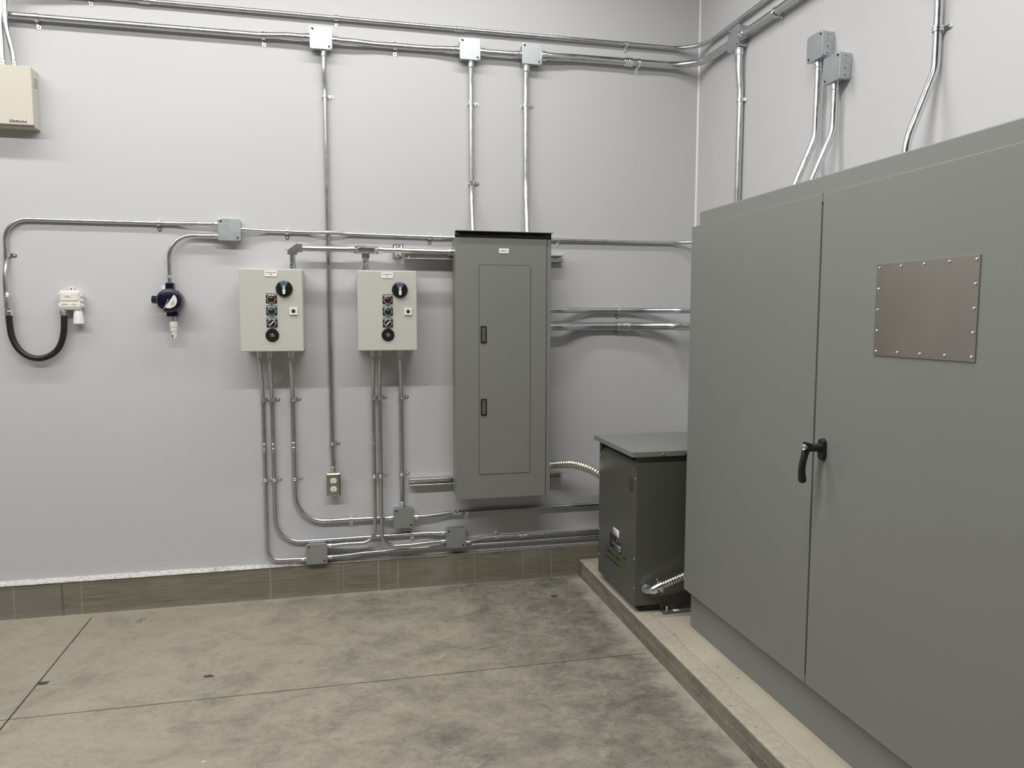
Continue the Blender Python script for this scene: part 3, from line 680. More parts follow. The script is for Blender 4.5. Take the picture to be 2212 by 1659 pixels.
# ------------------------------------------------------------------ tall distribution panel
t = root('distribution_panel', (.80, 0, .50), 'tall narrow grey distribution panel with flush latches on the back wall', 'electrical panel'); off = (.80, 0, .50)
MB(off).box(w(.566, .50, .041), w(1.046, 1.806, .172), .0015).build('enclosure', MAT['grey2'], t)
MB(off).box(w(.560, .497, .172), w(1.0235, 1.804, .190), .0015).build('front_cover', MAT['grey2'], t)
MB(off).box(w(1.0265, .4985, .172), w(1.0475, 1.804, .1885), .0012).build('side_flange', MAT['grey2'], t)
MB(off).box(w(1.0235, .50, .172), w(1.0265, 1.80, .182)).build('cover_gap', MAT['inner'], t)
dcx, dcz, dw, dh = .8085, 1.1465, .262, 1.049
MB(off).rplate(w(dcx, dcz, .190), X_, Z_, dw + .0045, dh + .0045, .012, (0, -.0004, 0)).build('door_seam', MAT['inner'], t)  # black plate behind the door paints the shade of its seam
door = MB(off).rplate(w(dcx, dcz, .1902), X_, Z_, dw, dh, .010, (0, -.0014, 0), 6, .0006).build('door', MAT['grey2'], t)
for zc, lock in ((1.329, True), (.965, False)):
    l = MB(off); l.rplate(w(.699, zc, .1914), X_, Z_, .029, .084, .002, (0, -.005, 0), 3, .0012)
    l = l.build('latch_frame', MAT['black'], t)
    MB(off).rplate(w(.699, zc, .1962), X_, Z_, .0165, .070, .0012, (0, -.0014, 0), 3).build('latch_paddle', MAT['stainless2'], l)
    if lock: MB(off).lathe(w(.698, zc - .021, .1974), NB, [(0, .0048), (.0018, .0048), (.0020, .0020), (.0008, .0018)], 14).build('lock_cylinder', MAT['zinc'], l)
# rain hood: sheet sloping up and out from the top of the front
hd = MB(off).box(w(.5585, 1.8335, .172), w(1.052, 1.8365, .2135), .0008).build('rain_hood', MAT['grey2'], t)
MB(off).box(w(.560, 1.8040, .172), w(1.0475, 1.8335, .1885)).build('hood_band', MAT['rubber'], t)  # dark band under the hood plate, reusing the hose's black
np_ = MB(off).box(w(.778, 1.7305, .190), w(.8275, 1.7545, .1925), .0006).build('name_plate', MAT['label'], t)
text_mesh('lettering', 'PANEL H1', .0070, w(.8025, 1.7425, .1926), X_, Z_, MAT['ink'], np_, off, bold=.0002)
sb = MB(off)
for (x, z) in ((.5655, 1.75), (.5655, 1.765), (.5655, .54), (.5655, .555)):
    MB(off).lathe(w(x, z, .075 if z in (1.765, .555) else .14), -X_, [(0, .0055), (.002, .0055), (.0042, .002)], 10).build('screw', MAT['castal'], t)
for z in (.70, .98, 1.26): MB(off).lathe(w(.560, z, .181), -X_, [(0, .004), (.0018, .004), (.0025, .002)], 8).build('screw', MAT['castdk'], t)

# ------------------------------------------------------------------ pump control boxes
def pump_box():
    t = root('pump_control_box', (0, 0, 0))        # origin: lower left corner at the wall
    Wd, Hd = .282, .383
    MB().box((.003, -.006, .004), (Wd + .001, -.178, Hd - .001), .003).build('cabinet', MAT['beige'], t)
    fe = MB()
    for (x, z) in ((.03, .02), (Wd - .03, .02), (.03, Hd - .02), (Wd - .03, Hd - .02)): fe.box((x - .012, 0, z - .012), (x + .012, -.006, z + .012))
    fe.build('mounting_feet', MAT['zinc'], t)
    d = MB().box((0, -.180, 0), (Wd, -.200, Hd), .0035, 3).build('door', MAT['beige'], t)
    MB().box((.006, -.176, .006), (Wd - .004, -.181, Hd - .006)).build('door_seal', MAT['inner'], t)
    # hinge knuckles
    # disconnect handle
    c = Vector((.200, -.200, .2925))
    h = MB(); h.lathe(c, NB, [(0, .0375), (.008, .0375), (.011, .0350), (.012, .030), (.012, 0)], 40); hh = h.build('disconnect_handle', MAT['black'], t)
    q = MB(); q.prism([c + Vector((x, -.012, z)) for x, z in ((-.0195, .030), (-.010, .0345), (.010, .0345), (.0195, .030), (.0105, .008), (.0055, -.026), (-.0055, -.026), (-.0105, .008))][::-1], (0, -.020, 0), .003); q.build('grip', MAT['bluegloss'], hh)
    MB().prism([c + Vector((x, -.0322, z)) for x, z in ((-.0026, .013), (.0026, .013), (.0030, -.006), (.0068, -.006), (.0050, -.026), (-.0050, -.026), (-.0068, -.006), (-.0030, -.006))][::-1], (0, -.0008, 0)).build('pointer', MAT['white'], hh)
    # pilot lights and selector switch
    for name, zc, m_ in (('red_pilot_light', .244, 'red'), ('green_pilot_light', .188, 'green'), ('selector_switch', .132, 'black')):
        cx = .1415; p = Vector((cx, -.200, zc))
        lg = MB().box((cx - .024, -.200, zc - .0185), (cx + .024, -.2025, zc + .0165), .0006).build(name, MAT['black'], t)
        MB().box((cx - .024, -.200, zc + .0165), (cx + .024, -.2035, zc + .0300), .0006).build('legend_plate', MAT['boxcover'], lg)
        MB().box((cx - .006, -.2035, zc + .0262), (cx + .006, -.2038, zc + .0285)).build('legend_text', MAT['ink'], lg)
        MB().lathe(p + Vector((0, -.0025, 0)), NB, [(0, .0198), (.006, .0198), (.010, .0188), (.0125, .0168), (.0125, .0148), (.009, .0145)], 32, False).build('bezel', MAT['zinc'], lg)
        if m_ == 'black':
            MB().lathe(p + Vector((0, -.0025, 0)), NB, [(0, .0148), (.011, .0148), (.0135, .0130), (.0135, 0)], 28).build('knob', MAT['black'], lg)
            a = math.radians(44); U = Vector((math.cos(a), 0, math.sin(a))); V = Vector((-math.sin(a), 0, math.cos(a)))
            MB().rplate(p + Vector((0, -.0155, 0)), U, V, .0265, .0048, .0012, (0, -.005, 0), 2).build('lever', MAT['white'], lg)
        else:
            MB().lathe(p + Vector((0, -.0025, 0)), NB, [(0, .0135), (.010, .0135), (.0145, .0118), (.0175, .0070), (.0182, 0)], 28).build('lens', MAT[m_], lg)
    # hour meter
    p = Vector((.1415, -.200, .076))
    hm = MB().lathe(p, NB, [(0, .0305), (.003, .0305), (.0048, .0290), (.0048, 0)], 40).build('hour_meter', MAT['black'], t)
    text_mesh('dial_lettering', 'TRUMETER', .0042, p + Vector((-.0005, -.0050, .0035)), X_, Z_, MAT['whiteink'], hm)
    text_mesh('dial_lettering', 'HOURS', .0042, p + Vector((0, -.0050, -.0055)), X_, Z_, MAT['whiteink'], hm)
    text_mesh('dial_lettering', '1/10', .0034, p + Vector((.009, -.0050, -.0040)), X_, Z_, MAT['whiteink'], hm)
    MB().lathe(p + Vector((-.0005, -.0048, .0078)), NB, [(0, .0018), (.0004, .0018)], 10).build('dial_mark', MAT['whiteink'], hm)
    MB().box(p + Vector((-.0095, -.0048, -.0022)), p + Vector((.0040, -.0052, .0014))).build('counter_window', MAT['greyink'], hm)
    MB().box(p + Vector((.0025, -.0052, -.0020)), p + Vector((.0042, -.0055, .0012))).build('counter_digit', MAT['whiteink'], hm)
    # quarter-turn latch
    p = Vector((.239, -.200, .188))
    la = MB().rplate(p, X_, Z_, .036, .034, .002, (0, -.006, 0), 3, .0008).build('door_latch', MAT['white'], t)
    MB().lathe(p + Vector((0, -.006, .001)), NB, [(0, .0086), (.0012, .0086), (.0016, .007)], 20).build('latch_cam', MAT['black'], la)
    MB().rplate(p + Vector((0, -.0076, .001)), X_, Z_, .010, .0022, .0004, (0, -.0006, 0), 2).build('latch_slot', MAT['boxmetal'], la)
    pl = MB().box((.1140, -.200, .3480), (.1690, -.2025, .3745), .0006).build('name_plate', MAT['label'], t)
    text_mesh('lettering', 'SLIPSTREAM PUMP', .0054, (.1415, -.2026, .3655), X_, Z_, MAT['ink'], pl, bold=.0001)
    return t, pl
P1, pl1 = pump_box(); P2 = copy_tree(P1)
def child(o, n): return [c for c in o.children if c.name.split('.')[0] == n][0]
text_mesh('lettering', 'P706', .0054, (.1415, -.2026, .3565), X_, Z_, MAT['ink'], child(P1, 'name_plate'), bold=.0001)
text_mesh('lettering', 'P707', .0054, (.1415, -.2026, .3565), X_, Z_, MAT['ink'], child(P2, 'name_plate'), bold=.0001)
P1.location = (-.447, 0, 1.2525); P2.location = (.0865, 0, 1.2525)
tag(P1, 'left one of the two beige pump control boxes, nearer the navy detector', 'control box', 'beige pump control boxes')
tag(P2, 'right one of the two beige pump control boxes, beside the tall grey panel', 'control box', 'beige pump control boxes')

# ------------------------------------------------------------------ duplex outlet
t = root('duplex_outlet', (-.043, 0, .515), 'duplex power outlet with steel cover at the end of the long thin conduit', 'outlet'); off = (-.043, 0, .515)
MB(off).box(w(-.070, .524, 0), w(-.016, .630, .046), .003).build('back_box', MAT['boxmetal'], t)
fp = MB(off); c = w(-.043, .5735, .046)
outer = [(-.0345, -.0585), (.0345, -.0585), (.0345, .0585), (-.0345, .0585)]; innr = [(-.0275, -.0515), (.0275, -.0515), (.0275, .0515), (-.0275, .0515)]
va = [fp.bm.verts.new(c + Vector((x, .002, z))) for x, z in outer]; vb = [fp.bm.verts.new(c + Vector((x, -.001, z))) for x, z in outer]; vc = [fp.bm.verts.new(c + Vector((x, -.0065, z))) for x, z in innr]
fp.bm.faces.new(va); fp.bm.faces.new(vc)
for A_, B_ in ((va, vb), (vb, vc)):
    for k in range(4): fp.bm.faces.new((A_[k], A_[(k + 1) % 4], B_[(k + 1) % 4], B_[k]))
bmesh.ops.recalc_face_normals(fp.bm, faces=fp.bm.faces[:])
fp.build('cover_plate', MAT['stainless2'], t, False)
for zc in (.5945, .5525):
    rc = MB(off); P = []
    for k in range(40):
        a = 2 * PI * k / 40; P.append(w(-.043 + .0160 * math.cos(a), zc + max(-.0135, min(.0135, .0160 * math.sin(a))), .0525))
    rc.prism(P, (0, -.0022, 0), .0006); rc = rc.build('receptacle', MAT['white'], t)
    MB(off).box(w(-.0500, zc - .0005, .0546), w(-.0484, zc + .0075, .0550)).build('slot', MAT['castdk'], rc)
    MB(off).box(w(-.0378, zc + .0005, .0546), w(-.0364, zc + .0070, .0550)).build('slot', MAT['castdk'], rc)
    MB(off).lathe(w(-.043, zc - .0072, .0546), NB, [(0, .0026), (.0004, .0026)], 12).build('ground_hole', MAT['blackhole'], rc)
MB(off).lathe(w(-.043, .5735, .0525), NB, [(0, .0034), (.001, .0034), (.0014, .002)], 12).build('screw', MAT['stainless'], t)

# ------------------------------------------------------------------ emergency lighting unit at top left
t = root('emergency_light_unit', (-1.52, 0, 2.247), 'cream metal emergency lighting unit cut by the left picture edge', 'emergency light'); off = (-1.52, 0, 2.247)
MB(off).box(w(-1.74, 2.248, 0), w(-1.299, 2.504, .066), .002).build('case', MAT['cream'], t)
MB(off).box(w(-1.742, 2.254, .066), w(-1.298, 2.505, .084), .0025).build('front_lid', MAT['cream'], t)
vh = MB(off)
for i in range(3):
    for j in range(4):
        vh.lathe(Vector((-1.2992, -.020 - i * .014, 2.428 + j * .0115 - (i - 1) * .002)), X_, [(-.0004, .0036), (.0003, .0036)], 10)
vh.build('vent_holes', MAT['blackhole'], t)
bd = MB(off).box(w(-1.3925, 2.2635, .084), w(-1.325, 2.279, .0855), .0003).build('badge', MAT['purple'], t)
MB(off).box(w(-1.3910, 2.2648, .0855), w(-1.3265, 2.2777, .0859)).build('badge_face', MAT['label'], bd)
text_mesh('badge_lettering', 'LUMACELL', .0105, w(-1.353, 2.271, .0861), X_, Z_, MAT['purple'], bd, off, bold=.0003)
rb = MB(off)
for dx in (0, .009): rb.lathe(w(-1.3855 + dx, 2.271, .0859), NB, [(0, .0048), (.0004, .0048), (.0004, .0030), (0, .0030)], 16, False)
rb.build('badge_emblem', MAT['purple'], bd)

# ------------------------------------------------------------------ room sensor at the left, its hose and conduit adapter
t = root('sensor_housing', (-1.20, 0, 1.44), 'off-white plastic wall sensor housing hanging above the black hose', 'sensor'); off = (-1.20, 0, 1.44)
MB(off).box(w(-1.240, 1.448, 0), w(-1.160, 1.528, .030), .006, 3).build('back_shell', MAT['offwhite'], t)
fr = MB(off); fr.box(w(-1.243, 1.444, .028), w(-1.157, 1.532, .052), .006, 3); fr.box(w(-1.238, 1.486, .050), w(-1.164, 1.518, .0545), .0015); fr.box(w(-1.243, 1.4560, .050), w(-1.157, 1.4745, .0545), .0012); fr.box(w(-1.243, 1.516, .048), w(-1.160, 1.5215, .0545), .0015)
fr.build('front_lid', MAT['offwhite'], t)
for (x, z) in ((-1.247, 1.512), (-1.246, 1.466), (-1.154, 1.510), (-1.153, 1.466), (-1.154, 1.489)):
    lt = MB(off); lt.box(w(x - .005, z - .008, .018), w(x + .005, z + .008, .046), .0015); lt.box(w(x - .003, z - .004, .044), w(x + .003, z + .004, .0462)); lt.build('latch', MAT['offwhite'], t)
tb = MB(off).rplate(w(-1.205, 1.540, .004), X_, Z_, .018, .022, .003, (0, -.004, 0), 4).build('mounting_tab', MAT['white'], t)
MB(off).lathe(w(-1.205, 1.541, .0078), NB, [(0, .0045), (.0012, .0045), (.002, .002)], 12).build('screw', MAT['castdk'], tb)
tg = MB(off).box(w(-1.219, 1.5045, .0545), w(-1.196, 1.5135, .057), .0008).build('tag', MAT['label'], t)
text_mesh('lettering', 'ZE 7607', .0042, w(-1.2075, 1.509, .0571), X_, Z_, MAT['ink'], tg, off)
text_mesh('lettering', 'Honeywell', .0050, w(-1.221, 1.4705, .0546), X_, Z_, MAT['ink'], t, off, bold=.0002)
text_mesh('lettering', 'CE', .0050, w(-1.230, 1.4635, .0546), X_, Z_, MAT['ink'], t, off)
text_mesh('lettering', 'H7508B1042', .0042, w(-1.183, 1.4705, .0546), X_, Z_, MAT['greyink'], t, off)
text_mesh('lettering', 'CANADA', .0036, w(-1.180, 1.4625, .0546), X_, Z_, MAT['greyink'], t, off)
cn = MB(off); cn.lathe(w(-1.174, 1.448, .030), (0.02, 0, -1), [(0, .014), (.010, .0175), (.030, .0205), (.066, .0235), (.068, .0225), (.060, .019)], 28); cn.build('radiation_shield', MAT['white'], t)

t = root('flexible_hose', (-1.46, -.03, 1.42), 'black rubber hose hanging in a U between thin conduit and white sensor', 'hose'); off = (-1.46, -.03, 1.42)
hp = [w(-1.4585, 1.432, .030), w(-1.4585, 1.395, .030), w(-1.452, 1.325, .030), w(-1.430, 1.270, .030), w(-1.392, 1.234, .030), w(-1.345, 1.222, .030), w(-1.298, 1.236, .030), w(-1.262, 1.270, .030), w(-1.241, 1.325, .030), w(-1.234, 1.39, .030), w(-1.234, 1.430, .030)]
def smooth(P, n=6):
    out = []
    for i in range(len(P) - 1):
        p0, p1, p2, p3 = P[max(i - 1, 0)], P[i], P[i + 1], P[min(i + 2, len(P) - 1)]
        for k in range(n):
            u = k / n; out.append(.5 * ((2 * p1) + (p2 - p0) * u + (2 * p0 - 5 * p1 + 4 * p2 - p3) * u * u + (3 * p1 - p0 - 3 * p2 + p3) * u ** 3))
    out.append(P[-1]); return out
MB(off).tube(smooth(hp), .0135, 18).build('hose_body', MAT['rubber'], t)
MB(off).lathe(w(-1.4585, 1.418, .030), Z_, [(0, .0165), (.004, .0172), (.018, .0172), (.022, .015), (.024, .0145), (.026, .0165), (.031, .0165), (.033, .0140)], 8).build('end_fitting', MAT['zinc'], t, False)
MB(off).lathe(w(-1.4600, 1.450, .030), Z_, [(0, .0160), (.052, .0160), (.054, .0125), (.062, .0125), (.064, .0115), (.078, .0115)], 20).build('adapter', MAT['castal'], t)
MB(off).lathe(w(-1.234, 1.446, .030), DN, [(0, .0150), (.006, .0175), (.020, .0180), (.026, .0160), (.028, .0150)], 8).build('end_fitting', MAT['castal'], t, False)

# ------------------------------------------------------------------ navy gas detector
t = root('gas_detector', (-.768, 0, 1.49), 'round navy blue gas detector with white sensor tip hanging from thin conduit', 'detector'); off = (-.768, 0, 1.49); gx, gz = -.766, 1.489
MB(off).lathe(Vector((gx, -.012, gz)), NB, [(0, .045), (.004, .052), (.055, .054), (.058, .0505), (.064, .0505), (.066, .0545), (.100, .0545), (.106, .050), (.108, .047), (.108, 0)], 48).build('housing', MAT['navy'], t)
lg = MB(off)
for k in range(10):
    a = 2 * PI * k / 10 + .2; lg.box((-.004, -.004, -.003), (.004, .016, .003), .001, 1, Matrix.Translation((gx + .054 * math.cos(a), -.098, gz + .054 * math.sin(a))))
lg.build('cover_lugs', MAT['navy'], t)
MB(off).box(w(gx - .026, gz + .040, .012), w(gx + .010, gz + .084, .052), .003).build('upper_hub', MAT['navy'], t)
MB(off).box(w(gx - .022, gz - .074, .020), w(gx + .028, gz - .040, .070), .004).build('lower_hub', MAT['navy'], t)
MB(off).lathe(w(gx - .045, gz + .004, .045), -X_, [(0, .017), (.018, .017), (.022, .019), (.040, .019), (.043, .016)], 6).build('side_plug', MAT['navy'], t, False)
sl = MB(off); P = [Vector((gx + .036 * math.cos(a), -.1201, gz + .036 * math.sin(a))) for a in [math.radians(-118 + 166 * k / 20) for k in range(21)]]
sl.prism(P, (0, -.0004, 0)); sl = sl.build('data_label', MAT['offwhite'], t)
ll = MB(off); dv = Vector((math.cos(math.radians(55)), 0, math.sin(math.radians(55)))); nv = Vector((math.sin(math.radians(55)), 0, -math.cos(math.radians(55))))
for k in range(5):
    c = Vector((gx, -.1206, gz)) + nv * (.016 + k * .0030); ll.prism([c - dv * .012, c + dv * (.014 - k * .002), c + dv * (.014 - k * .002) + nv * .001, c - dv * .012 + nv * .001], (0, -.0002, 0))
ll.build('label_text', MAT['greyink'], sl)
tg = MB(off).box(w(gx - .041, gz + .046, .040), w(gx - .029, gz + .070, .043), .0008).build('tag', MAT['label'], t)
for dz in (.066, .058, .049): MB(off).lathe(w(gx - .045, gz + dz, .035), -X_, [(-.002, .003), (.002, .003)], 8).build('screw', MAT['castal'], t)
chp = smooth([w(gx - .002, gz + .004, .122), w(gx - .008, gz - .010, .122), w(gx - .014, gz - .025, .122), w(gx - .022, gz - .038, .120), w(gx - .030, gz - .044, .116), w(gx - .038, gz - .038, .112), w(gx - .044, gz - .028, .106)], 6)
ch = MB(off)
for i, p in enumerate(chp): ch.lathe(p, NB, [(-.0014, .0004), (-.0009, .0012), (0, .0015), (.0009, .0012), (.0014, .0004)], 8)
ch.tube(chp, .0004, 5); ch.build('bead_chain', MAT['zinc'], t)
MB(off).lathe(w(gx + .003, gz - .074, .045), DN, [(0, .011), (.006, .011), (.006, .0095), (.014, .0095), (.014, .011), (.024, .011)], 20).build('nipple', MAT['castal'], t)
MB(off).lathe(w(gx + .003, gz - .098, .045), DN, [(0, .0165), (.002, .0172), (.026, .0172), (.027, .0155), (.044, .0150), (.046, .0140)], 24).build('sensor_body', MAT['white'], t)
MB(off).lathe(w(gx + .004, gz - .144, .045), DN, [(0, .0125), (.032, .0118), (.034, .0105)], 20).build('sensor_tip', MAT['offwhite'], t)
MB(off).box(w(gx - .004, gz - .160, .056), w(gx + .001, gz - .172, .0575)).build('vent_slot', MAT['ink'], t)

# ------------------------------------------------------------------ dry-type transformer on the pad
tx0, tx1, ty0, ty1, tzb, tzt = 1.270, 1.715, -.325, -.808, .122, .800
t = root('transformer', (1.49, -.56, .089), 'dark grey cabinet transformer with overhanging lid standing on the pad', 'transformer'); off = (1.49, -.56, .089)
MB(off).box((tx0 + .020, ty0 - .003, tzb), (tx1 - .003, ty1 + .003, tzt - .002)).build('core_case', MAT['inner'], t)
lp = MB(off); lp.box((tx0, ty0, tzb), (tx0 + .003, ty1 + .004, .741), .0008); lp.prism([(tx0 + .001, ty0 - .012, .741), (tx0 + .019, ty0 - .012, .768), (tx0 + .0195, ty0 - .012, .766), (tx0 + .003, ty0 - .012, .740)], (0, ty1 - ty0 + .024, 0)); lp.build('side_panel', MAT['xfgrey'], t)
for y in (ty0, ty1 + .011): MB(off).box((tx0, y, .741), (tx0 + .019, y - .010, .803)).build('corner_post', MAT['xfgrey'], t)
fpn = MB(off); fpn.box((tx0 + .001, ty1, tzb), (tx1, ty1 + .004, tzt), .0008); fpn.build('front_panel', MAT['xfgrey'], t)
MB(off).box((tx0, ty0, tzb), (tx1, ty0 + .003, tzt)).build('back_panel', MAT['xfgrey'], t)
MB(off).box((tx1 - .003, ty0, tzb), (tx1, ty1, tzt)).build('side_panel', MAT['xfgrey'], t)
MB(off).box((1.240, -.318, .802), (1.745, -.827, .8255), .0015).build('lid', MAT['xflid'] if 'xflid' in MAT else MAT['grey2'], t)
bl = MB(off)
for x in (1.375, 1.50, 1.63): pass
def scr(parent, p, n_, r=.0055): MB(off).lathe(p, n_, [(0, r), (.0018, r), (.0035, r * .55), (.0040, .001)], 10).build('screw', MAT['castal'], parent)
for p in ((tx0, -.794, .700), (tx0, -.796, .336), (tx0, -.798, .203), (tx0, -.335, .722), (tx0, -.335, .345), (tx0, -.335, .215)): scr(t, p, -X_)
scr(t, (1.385, -.827, .812), NB, .006)
nt_ = MB(off).lathe((1.495, -.8275, .805), NB, [(-.001, .006), (.0003, .006)], 14).build('lid_notch', MAT['blackhole'], t)
MB(off).lathe((1.405, ty1 - .0002, .140), NB, [(0, .0028), (.0004, .0028)], 10).build('panel_hole', MAT['blackhole'], t)
# feet: steel angle with anchor bolt
MB(off).box((1.30, -.345, .089), (1.70, -.395, tzb)).build('foot', MAT['inner'], t)
MB(off).box((1.30, -.745, .089), (1.70, -.795, tzb)).build('foot', MAT['inner'], t)
an = MB(off); an.box((1.392, -.808, .089), (1.73, -.850, .0935), .0006); an.box((1.392, -.806, .089), (1.73, -.8105, .1215), .0006); an = an.build('anchor_bracket', MAT['xfgrey'], t)
bo = MB(off); bo.lathe((1.416, -.829, .0935), Z_, [(0, .010), (.0025, .010), (.0025, .0085), (.010, .0085), (.010, .0048), (.024, .0048), (.025, .004)], 12); bo.build('anchor_bolt', MAT['zinc'], an)
MB(off).box((1.448, -.817, .0935), (1.478, -.834, .0950)).build('shim', MAT['label'], an)
# stickers and logo on the left side
TX, TY = Vector((0, -1, 0)), Z_
def onside(y, z, d=0.0): return Vector((tx0 - d, y, z))
st = MB(off).box((tx0 - .0006, -.527, .364), (tx0, -.603, .409)).build('white_sticker', MAT['label'], t)
sk = MB(off)
for k, zz in enumerate((.4005, .393, .3865, .380, .3735)): sk.box((tx0 - .0010, -.533, zz - .0014), (tx0 - .0006, -.533 - (.060 if k in (0, 3) else .048), zz + .0010))
sk.build('sticker_text', MAT['greyink'], st)
rp = MB(off).box((tx0 - .0009, -.485, .305), (tx0 - .0003, -.637, .372)).build('rating_plate', MAT['ink'], t)
q = MB(off); q.box((tx0 - .0014, -.485, .3375), (tx0 - .0009, -.637, .3392)); q.box((tx0 - .0014, -.512, .3240), (tx0 - .0009, -.630, .3335)); q.box((tx0 - .0014, -.545, .3100), (tx0 - .0009, -.630, .3190)); q.build('plate_fields', MAT['boxcover'], rp)
text_mesh('plate_lettering', 'HPS', .016, onside(-.585, .354, .0012), TX, TY, MAT['boxcover'], rp, off)
text_mesh('logo_lettering', 'Green Line', .040, onside(-.527, .2755, .0004), TX, TY, MAT['ink'], t, off, sx=.98)
text_mesh('logo_small_print', 'energy efficient transformer', .0105, onside(-.527, .2500, .0004), TX, TY, MAT['greyink'], t, off, sx=.95)
lo_ = MB(off)
lo_.prism([onside(-.415, .2430, .0002), onside(-.415, .2370, .0002), onside(-.622, .2370, .0002), onside(-.622, .2430, .0002)], (-.0003, 0, 0))
lo_.prism([onside(-.655, .3030, .0002), onside(-.655, .2970, .0002), onside(-.700, .2970, .0002), onside(-.700, .3030, .0002)], (-.0003, 0, 0))
lo_.build('logo_bars', MAT['ink'], t)
lf = MB(off)
lf.prism([onside(-.612, .2370, .0003), onside(-.632, .2370, .0003), onside(-.640, .2550, .0003), onside(-.646, .2930, .0003), onside(-.666, .3020, .0003), onside(-.640, .3030, .0003), onside(-.630, .2900, .0003), onside(-.622, .2500, .0003)], (-.0004, 0, 0))
lf.prism([onside(-.652, .2900, .0003), onside(-.664, .2880, .0003), onside(-.678, .2800, .0003), onside(-.681, .2600, .0003), onside(-.676, .2450, .0003), onside(-.671, .2350, .0003), onside(-.664, .2480, .0003), onside(-.656, .2600, .0003), onside(-.653, .2750, .0003)], (-.0004, 0, 0))
lf.build('logo_leaf', MAT['greenink'], t)
em = MB(off); cy_, cz_ = -.746, .665
for r0, r1 in ((.0315, .0292),):
    em.lathe(onside(cy_, cz_, .0002), -X_, [(0, r0), (.0004, r0), (.0004, r1), (0, r1)], 36, False)
for (zz, hw) in ((.018, .013), (.0115, .026), (-.0135, .018), (-.0195, .018), (-.0250, .012)): em.box((tx0 - .0005, cy_ - hw, cz_ + zz - .0012), (tx0 - .0001, cy_ + hw, cz_ + zz + .0012))
em = em.build('round_emblem', MAT['ink'], t)
text_mesh('emblem_letters', 'H P S', .017, onside(cy_, cz_ - .001, .0004), TX, TY, MAT['ink'], em, off, bold=.0003)

# -- flexible metal conduits
def corrugated(P, r, pitch=.0085, amp=.0022):
    S = smooth(P, 60); out = [S[0]]; rad = []
    L = 0; acc = [0]
    for a, b in zip(S, S[1:]): L += (b - a).length; acc.append(L)
    n = int(L / pitch * 8); pts = []; j = 0
    for i in range(n + 1):
        d = L * i / n
        while j < len(acc) - 2 and acc[j + 1] < d: j += 1
        u = (d - acc[j]) / max(1e-9, acc[j + 1] - acc[j]); pts.append(S[j].lerp(S[j + 1], min(1, u)))
        ph = (d / pitch) % 1.0; rad.append(r + amp * (math.sin(ph * PI) ** .6) - amp * .5)
    return pts, rad
t = root('flexible_conduit', (1.06, -.10, .63), 'corrugated metal flexible conduit arching from tall panel side to transformer', 'flexible conduit'); off = (1.06, -.10, .63)
pts, rad = corrugated([Vector(p) for p in ((1.062, -.100, .634), (1.115, -.110, .640), (1.180, -.165, .649), (1.245, -.235, .636), (1.300, -.275, .605), (1.345, -.300, .57), (1.37, -.325, .56))], .0215, .0142, .0042)
MB(off).tube(pts, .02, 18, True, lambda i: rad[i]).build('armour', MAT['flex'], t, True, 60)
cc = MB(off); cc.lathe((1.046, -.100, .634), X_, [(0, .030), (.005, .030), (.005, .0245), (.028, .0250), (.030, .0225)], 20); cc.box((1.052, -.090, .655), (1.068, -.112, .670), .002); cc.box((1.052, -.090, .600), (1.070, -.118, .612), .002); cc = cc.build('connector', MAT['castal'], t)
MB(off).lathe((1.061, -.118, .606), NB, [(0, .0055), (.003, .0055), (.004, .003)], 10).build('screw', MAT['zinc'], cc)
t = root('flexible_conduit', (1.33, -.85, .20), 'corrugated metal flexible conduit from transformer front to behind the cabinet edge', 'flexible conduit'); off = (1.33, -.85, .20)
pts, rad = corrugated([Vector(p) for p in ((1.368, -.862, .227), (1.41, -.866, .243), (1.46, -.870, .262), (1.53, -.880, .290), (1.59, -.92, .315), (1.62, -.986, .33))], .0160, .0117, .0032)
MB(off).tube(pts, .02, 18, True, lambda i: rad[i]).build('armour', MAT['flex'], t, True, 60)
MB(off).lathe((1.322, -.808, .200), NB, [(0, .021), (.006, .021), (.006, .016), (.026, .016)], 20).build('lock_ring', MAT['castal'], t)
el = MB(off); el.tube([Vector(p) for p in ((1.327, -.836, .206), (1.328, -.850, .207), (1.336, -.859, .211), (1.352, -.862, .219), (1.374, -.862, .230))], .0195, 18, True, lambda i: (.012, .0175, .0200, .0205, .0205)[i])
el = el.build('elbow_connector', MAT['zinc'], t)
MB(off).box((-.006, -.006, -.028), (.006, .006, .028), .002, 2, Matrix.Translation((1.366, -.866, .226)) @ Matrix.Rotation(-.45, 4, 'Y')).build('clamp_ears', MAT['zinc'], el)
MB(off).lathe((1.354, -.866, .252), (-.45, 0, .9), [(-.006, .0032), (.012, .0032), (.013, .002)], 8).build('screw', MAT['zinc'], el)
MB(off).lathe((1.349, -.884, .214), NB, [(-.003, .0045), (.0002, .0045)], 6).build('slot', MAT['blackhole'], el)

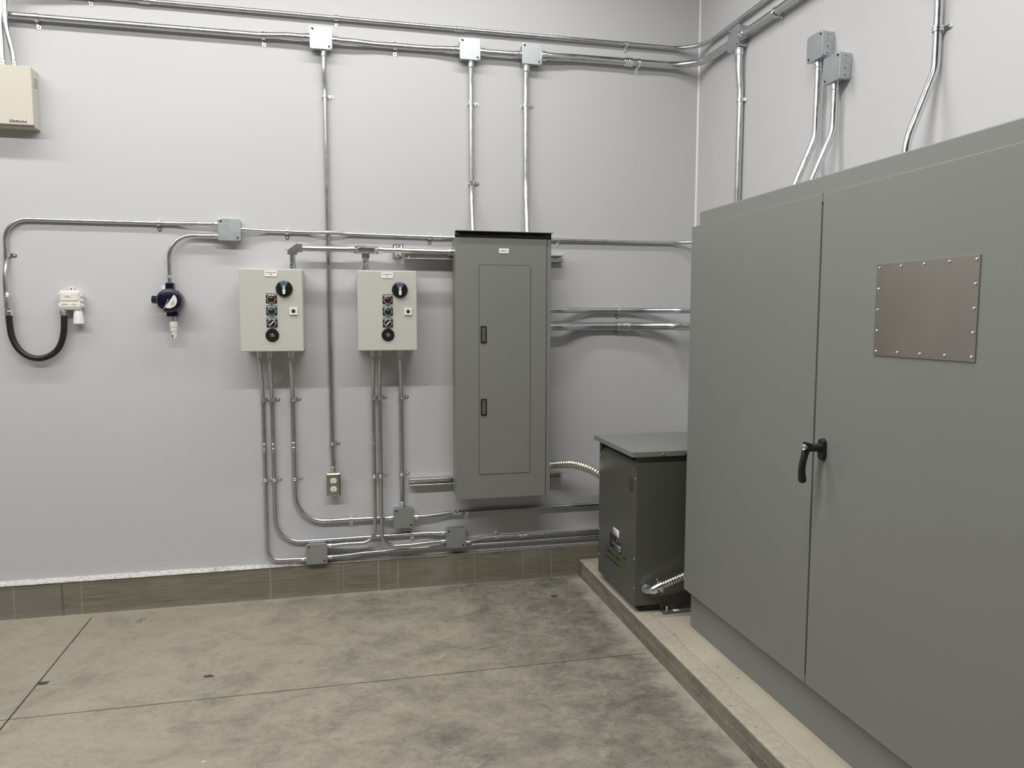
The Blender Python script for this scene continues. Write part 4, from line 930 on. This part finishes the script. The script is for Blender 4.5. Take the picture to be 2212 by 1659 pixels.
# ------------------------------------------------------------------ big two-door cabinet
cx0, cdx, cyL, cyR, cz0, cz1 = 1.453, 1.418, -.985, -2.70, .089, 1.847
t = root('switchgear_cabinet', (1.69, -1.84, .089), 'large grey two-door switchgear cabinet standing on the pad at the right', 'cabinet'); off = (1.69, -1.84, .089)
MB(off).box((cx0, cyL, cz0), (1.915, cyR, cz1), .004, 3).build('cabinet_body', MAT['grey'], t)
dl = MB(off)
Lp = [(-.988, .2565), (-.988, 1.784), (-1.8415, 1.784), (-1.8415, 1.757), (-1.8385, 1.757), (-1.8385, .2845), (-1.8415, .2845), (-1.8415, .2565)]
dl.prism([(cx0 - .001, y, z) for y, z in Lp], (cdx - cx0 + .001, 0, 0), .002); dl.build('door', MAT['grey'], t)
Rp = [(-1.8445, .2565), (-1.8445, .279), (-1.8465, .279), (-1.8465, 1.757), (-1.8445, 1.757), (-1.8445, 1.777), (-1.8475, 1.7825), (-1.855, 1.784), (-2.697, 1.784), (-2.697, .2565)]
dr = MB(off).prism([(cx0 - .001, y, z) for y, z in Rp], (cdx - cx0 + .001, 0, 0), .002).build('door', MAT['grey'], t)
# handle
hy, hz = -1.893, 1.017
h = MB(off); h.rplate((cdx, hy, hz), Y_, Z_, .030, .066, .0145, (-.012, 0, 0), 8, .003); h.lathe((cdx - .010, hy, hz + .006), -X_, [(0, .0145), (.010, .0125), (.035, .0115), (.058, .0125)], 20)
L0 = smooth([Vector(p) for p in ((cdx - .054, hy, hz + .0225), (cdx - .056, hy, hz + .016), (cdx - .060, hy - .001, hz + .002), (cdx - .068, hy - .003, hz - .022), (cdx - .074, hy - .004, hz - .050), (cdx - .074, hy - .005, hz - .078), (cdx - .070, hy - .005, hz - .098))], 5)
nL = len(L0); h.tube(L0, .012, 18, True, lambda i: (.45, .78, .95)[i] * .0145 if i < 3 else .0150 * (1 - .32 * math.sin(PI * min(1, i / nL * .9))) * (1.0 if i < nL - 3 else (.92, .75, .4)[i - nL + 3]))
h = h.build('handle', MAT['black'], t)
MB(off).lathe((cdx - .062, hy - .003, hz + .010), (-1, -.55, 0), [(0, .0085), (.0150, .0085), (.0160, .0068), (.0150, .0045)], 18).build('lock_cylinder', MAT['castal'], h)
# steel blanking plate with its ring of screws
py0, py1, pz0, pz1 = -2.0930, -2.4275, 1.3105, 1.5555
pp = MB(off).box((cdx, py0, pz0), (cdx - .003, py1, pz1), .0006).build('blanking_plate', MAT['stainless'], t)
def screw16(y, z): MB(off).lathe((cdx - .003, y, z), -X_, [(0, .0042), (.0012, .0042), (.0026, .0030), (.0030, .0012)], 10).build('screw', MAT['zinc'], pp)
for k in range(5):
    yy = py0 - .010 + (py1 - py0 + .020) * k / 4
    screw16(yy, pz1 - .011); screw16(yy, pz0 + .011)
    if 0 < k < 4:
        zz = pz0 + .011 + (pz1 - pz0 - .022) * k / 4
        screw16(py0 - .010, zz); screw16(py1 + .010, zz)
# lifting eye stub seen above the top edge
MB(off).box((1.80, -.56 - .45, cz1), (1.815, -1.05, cz1 + .012), .002).build('lifting_lug', MAT['grey'], t)
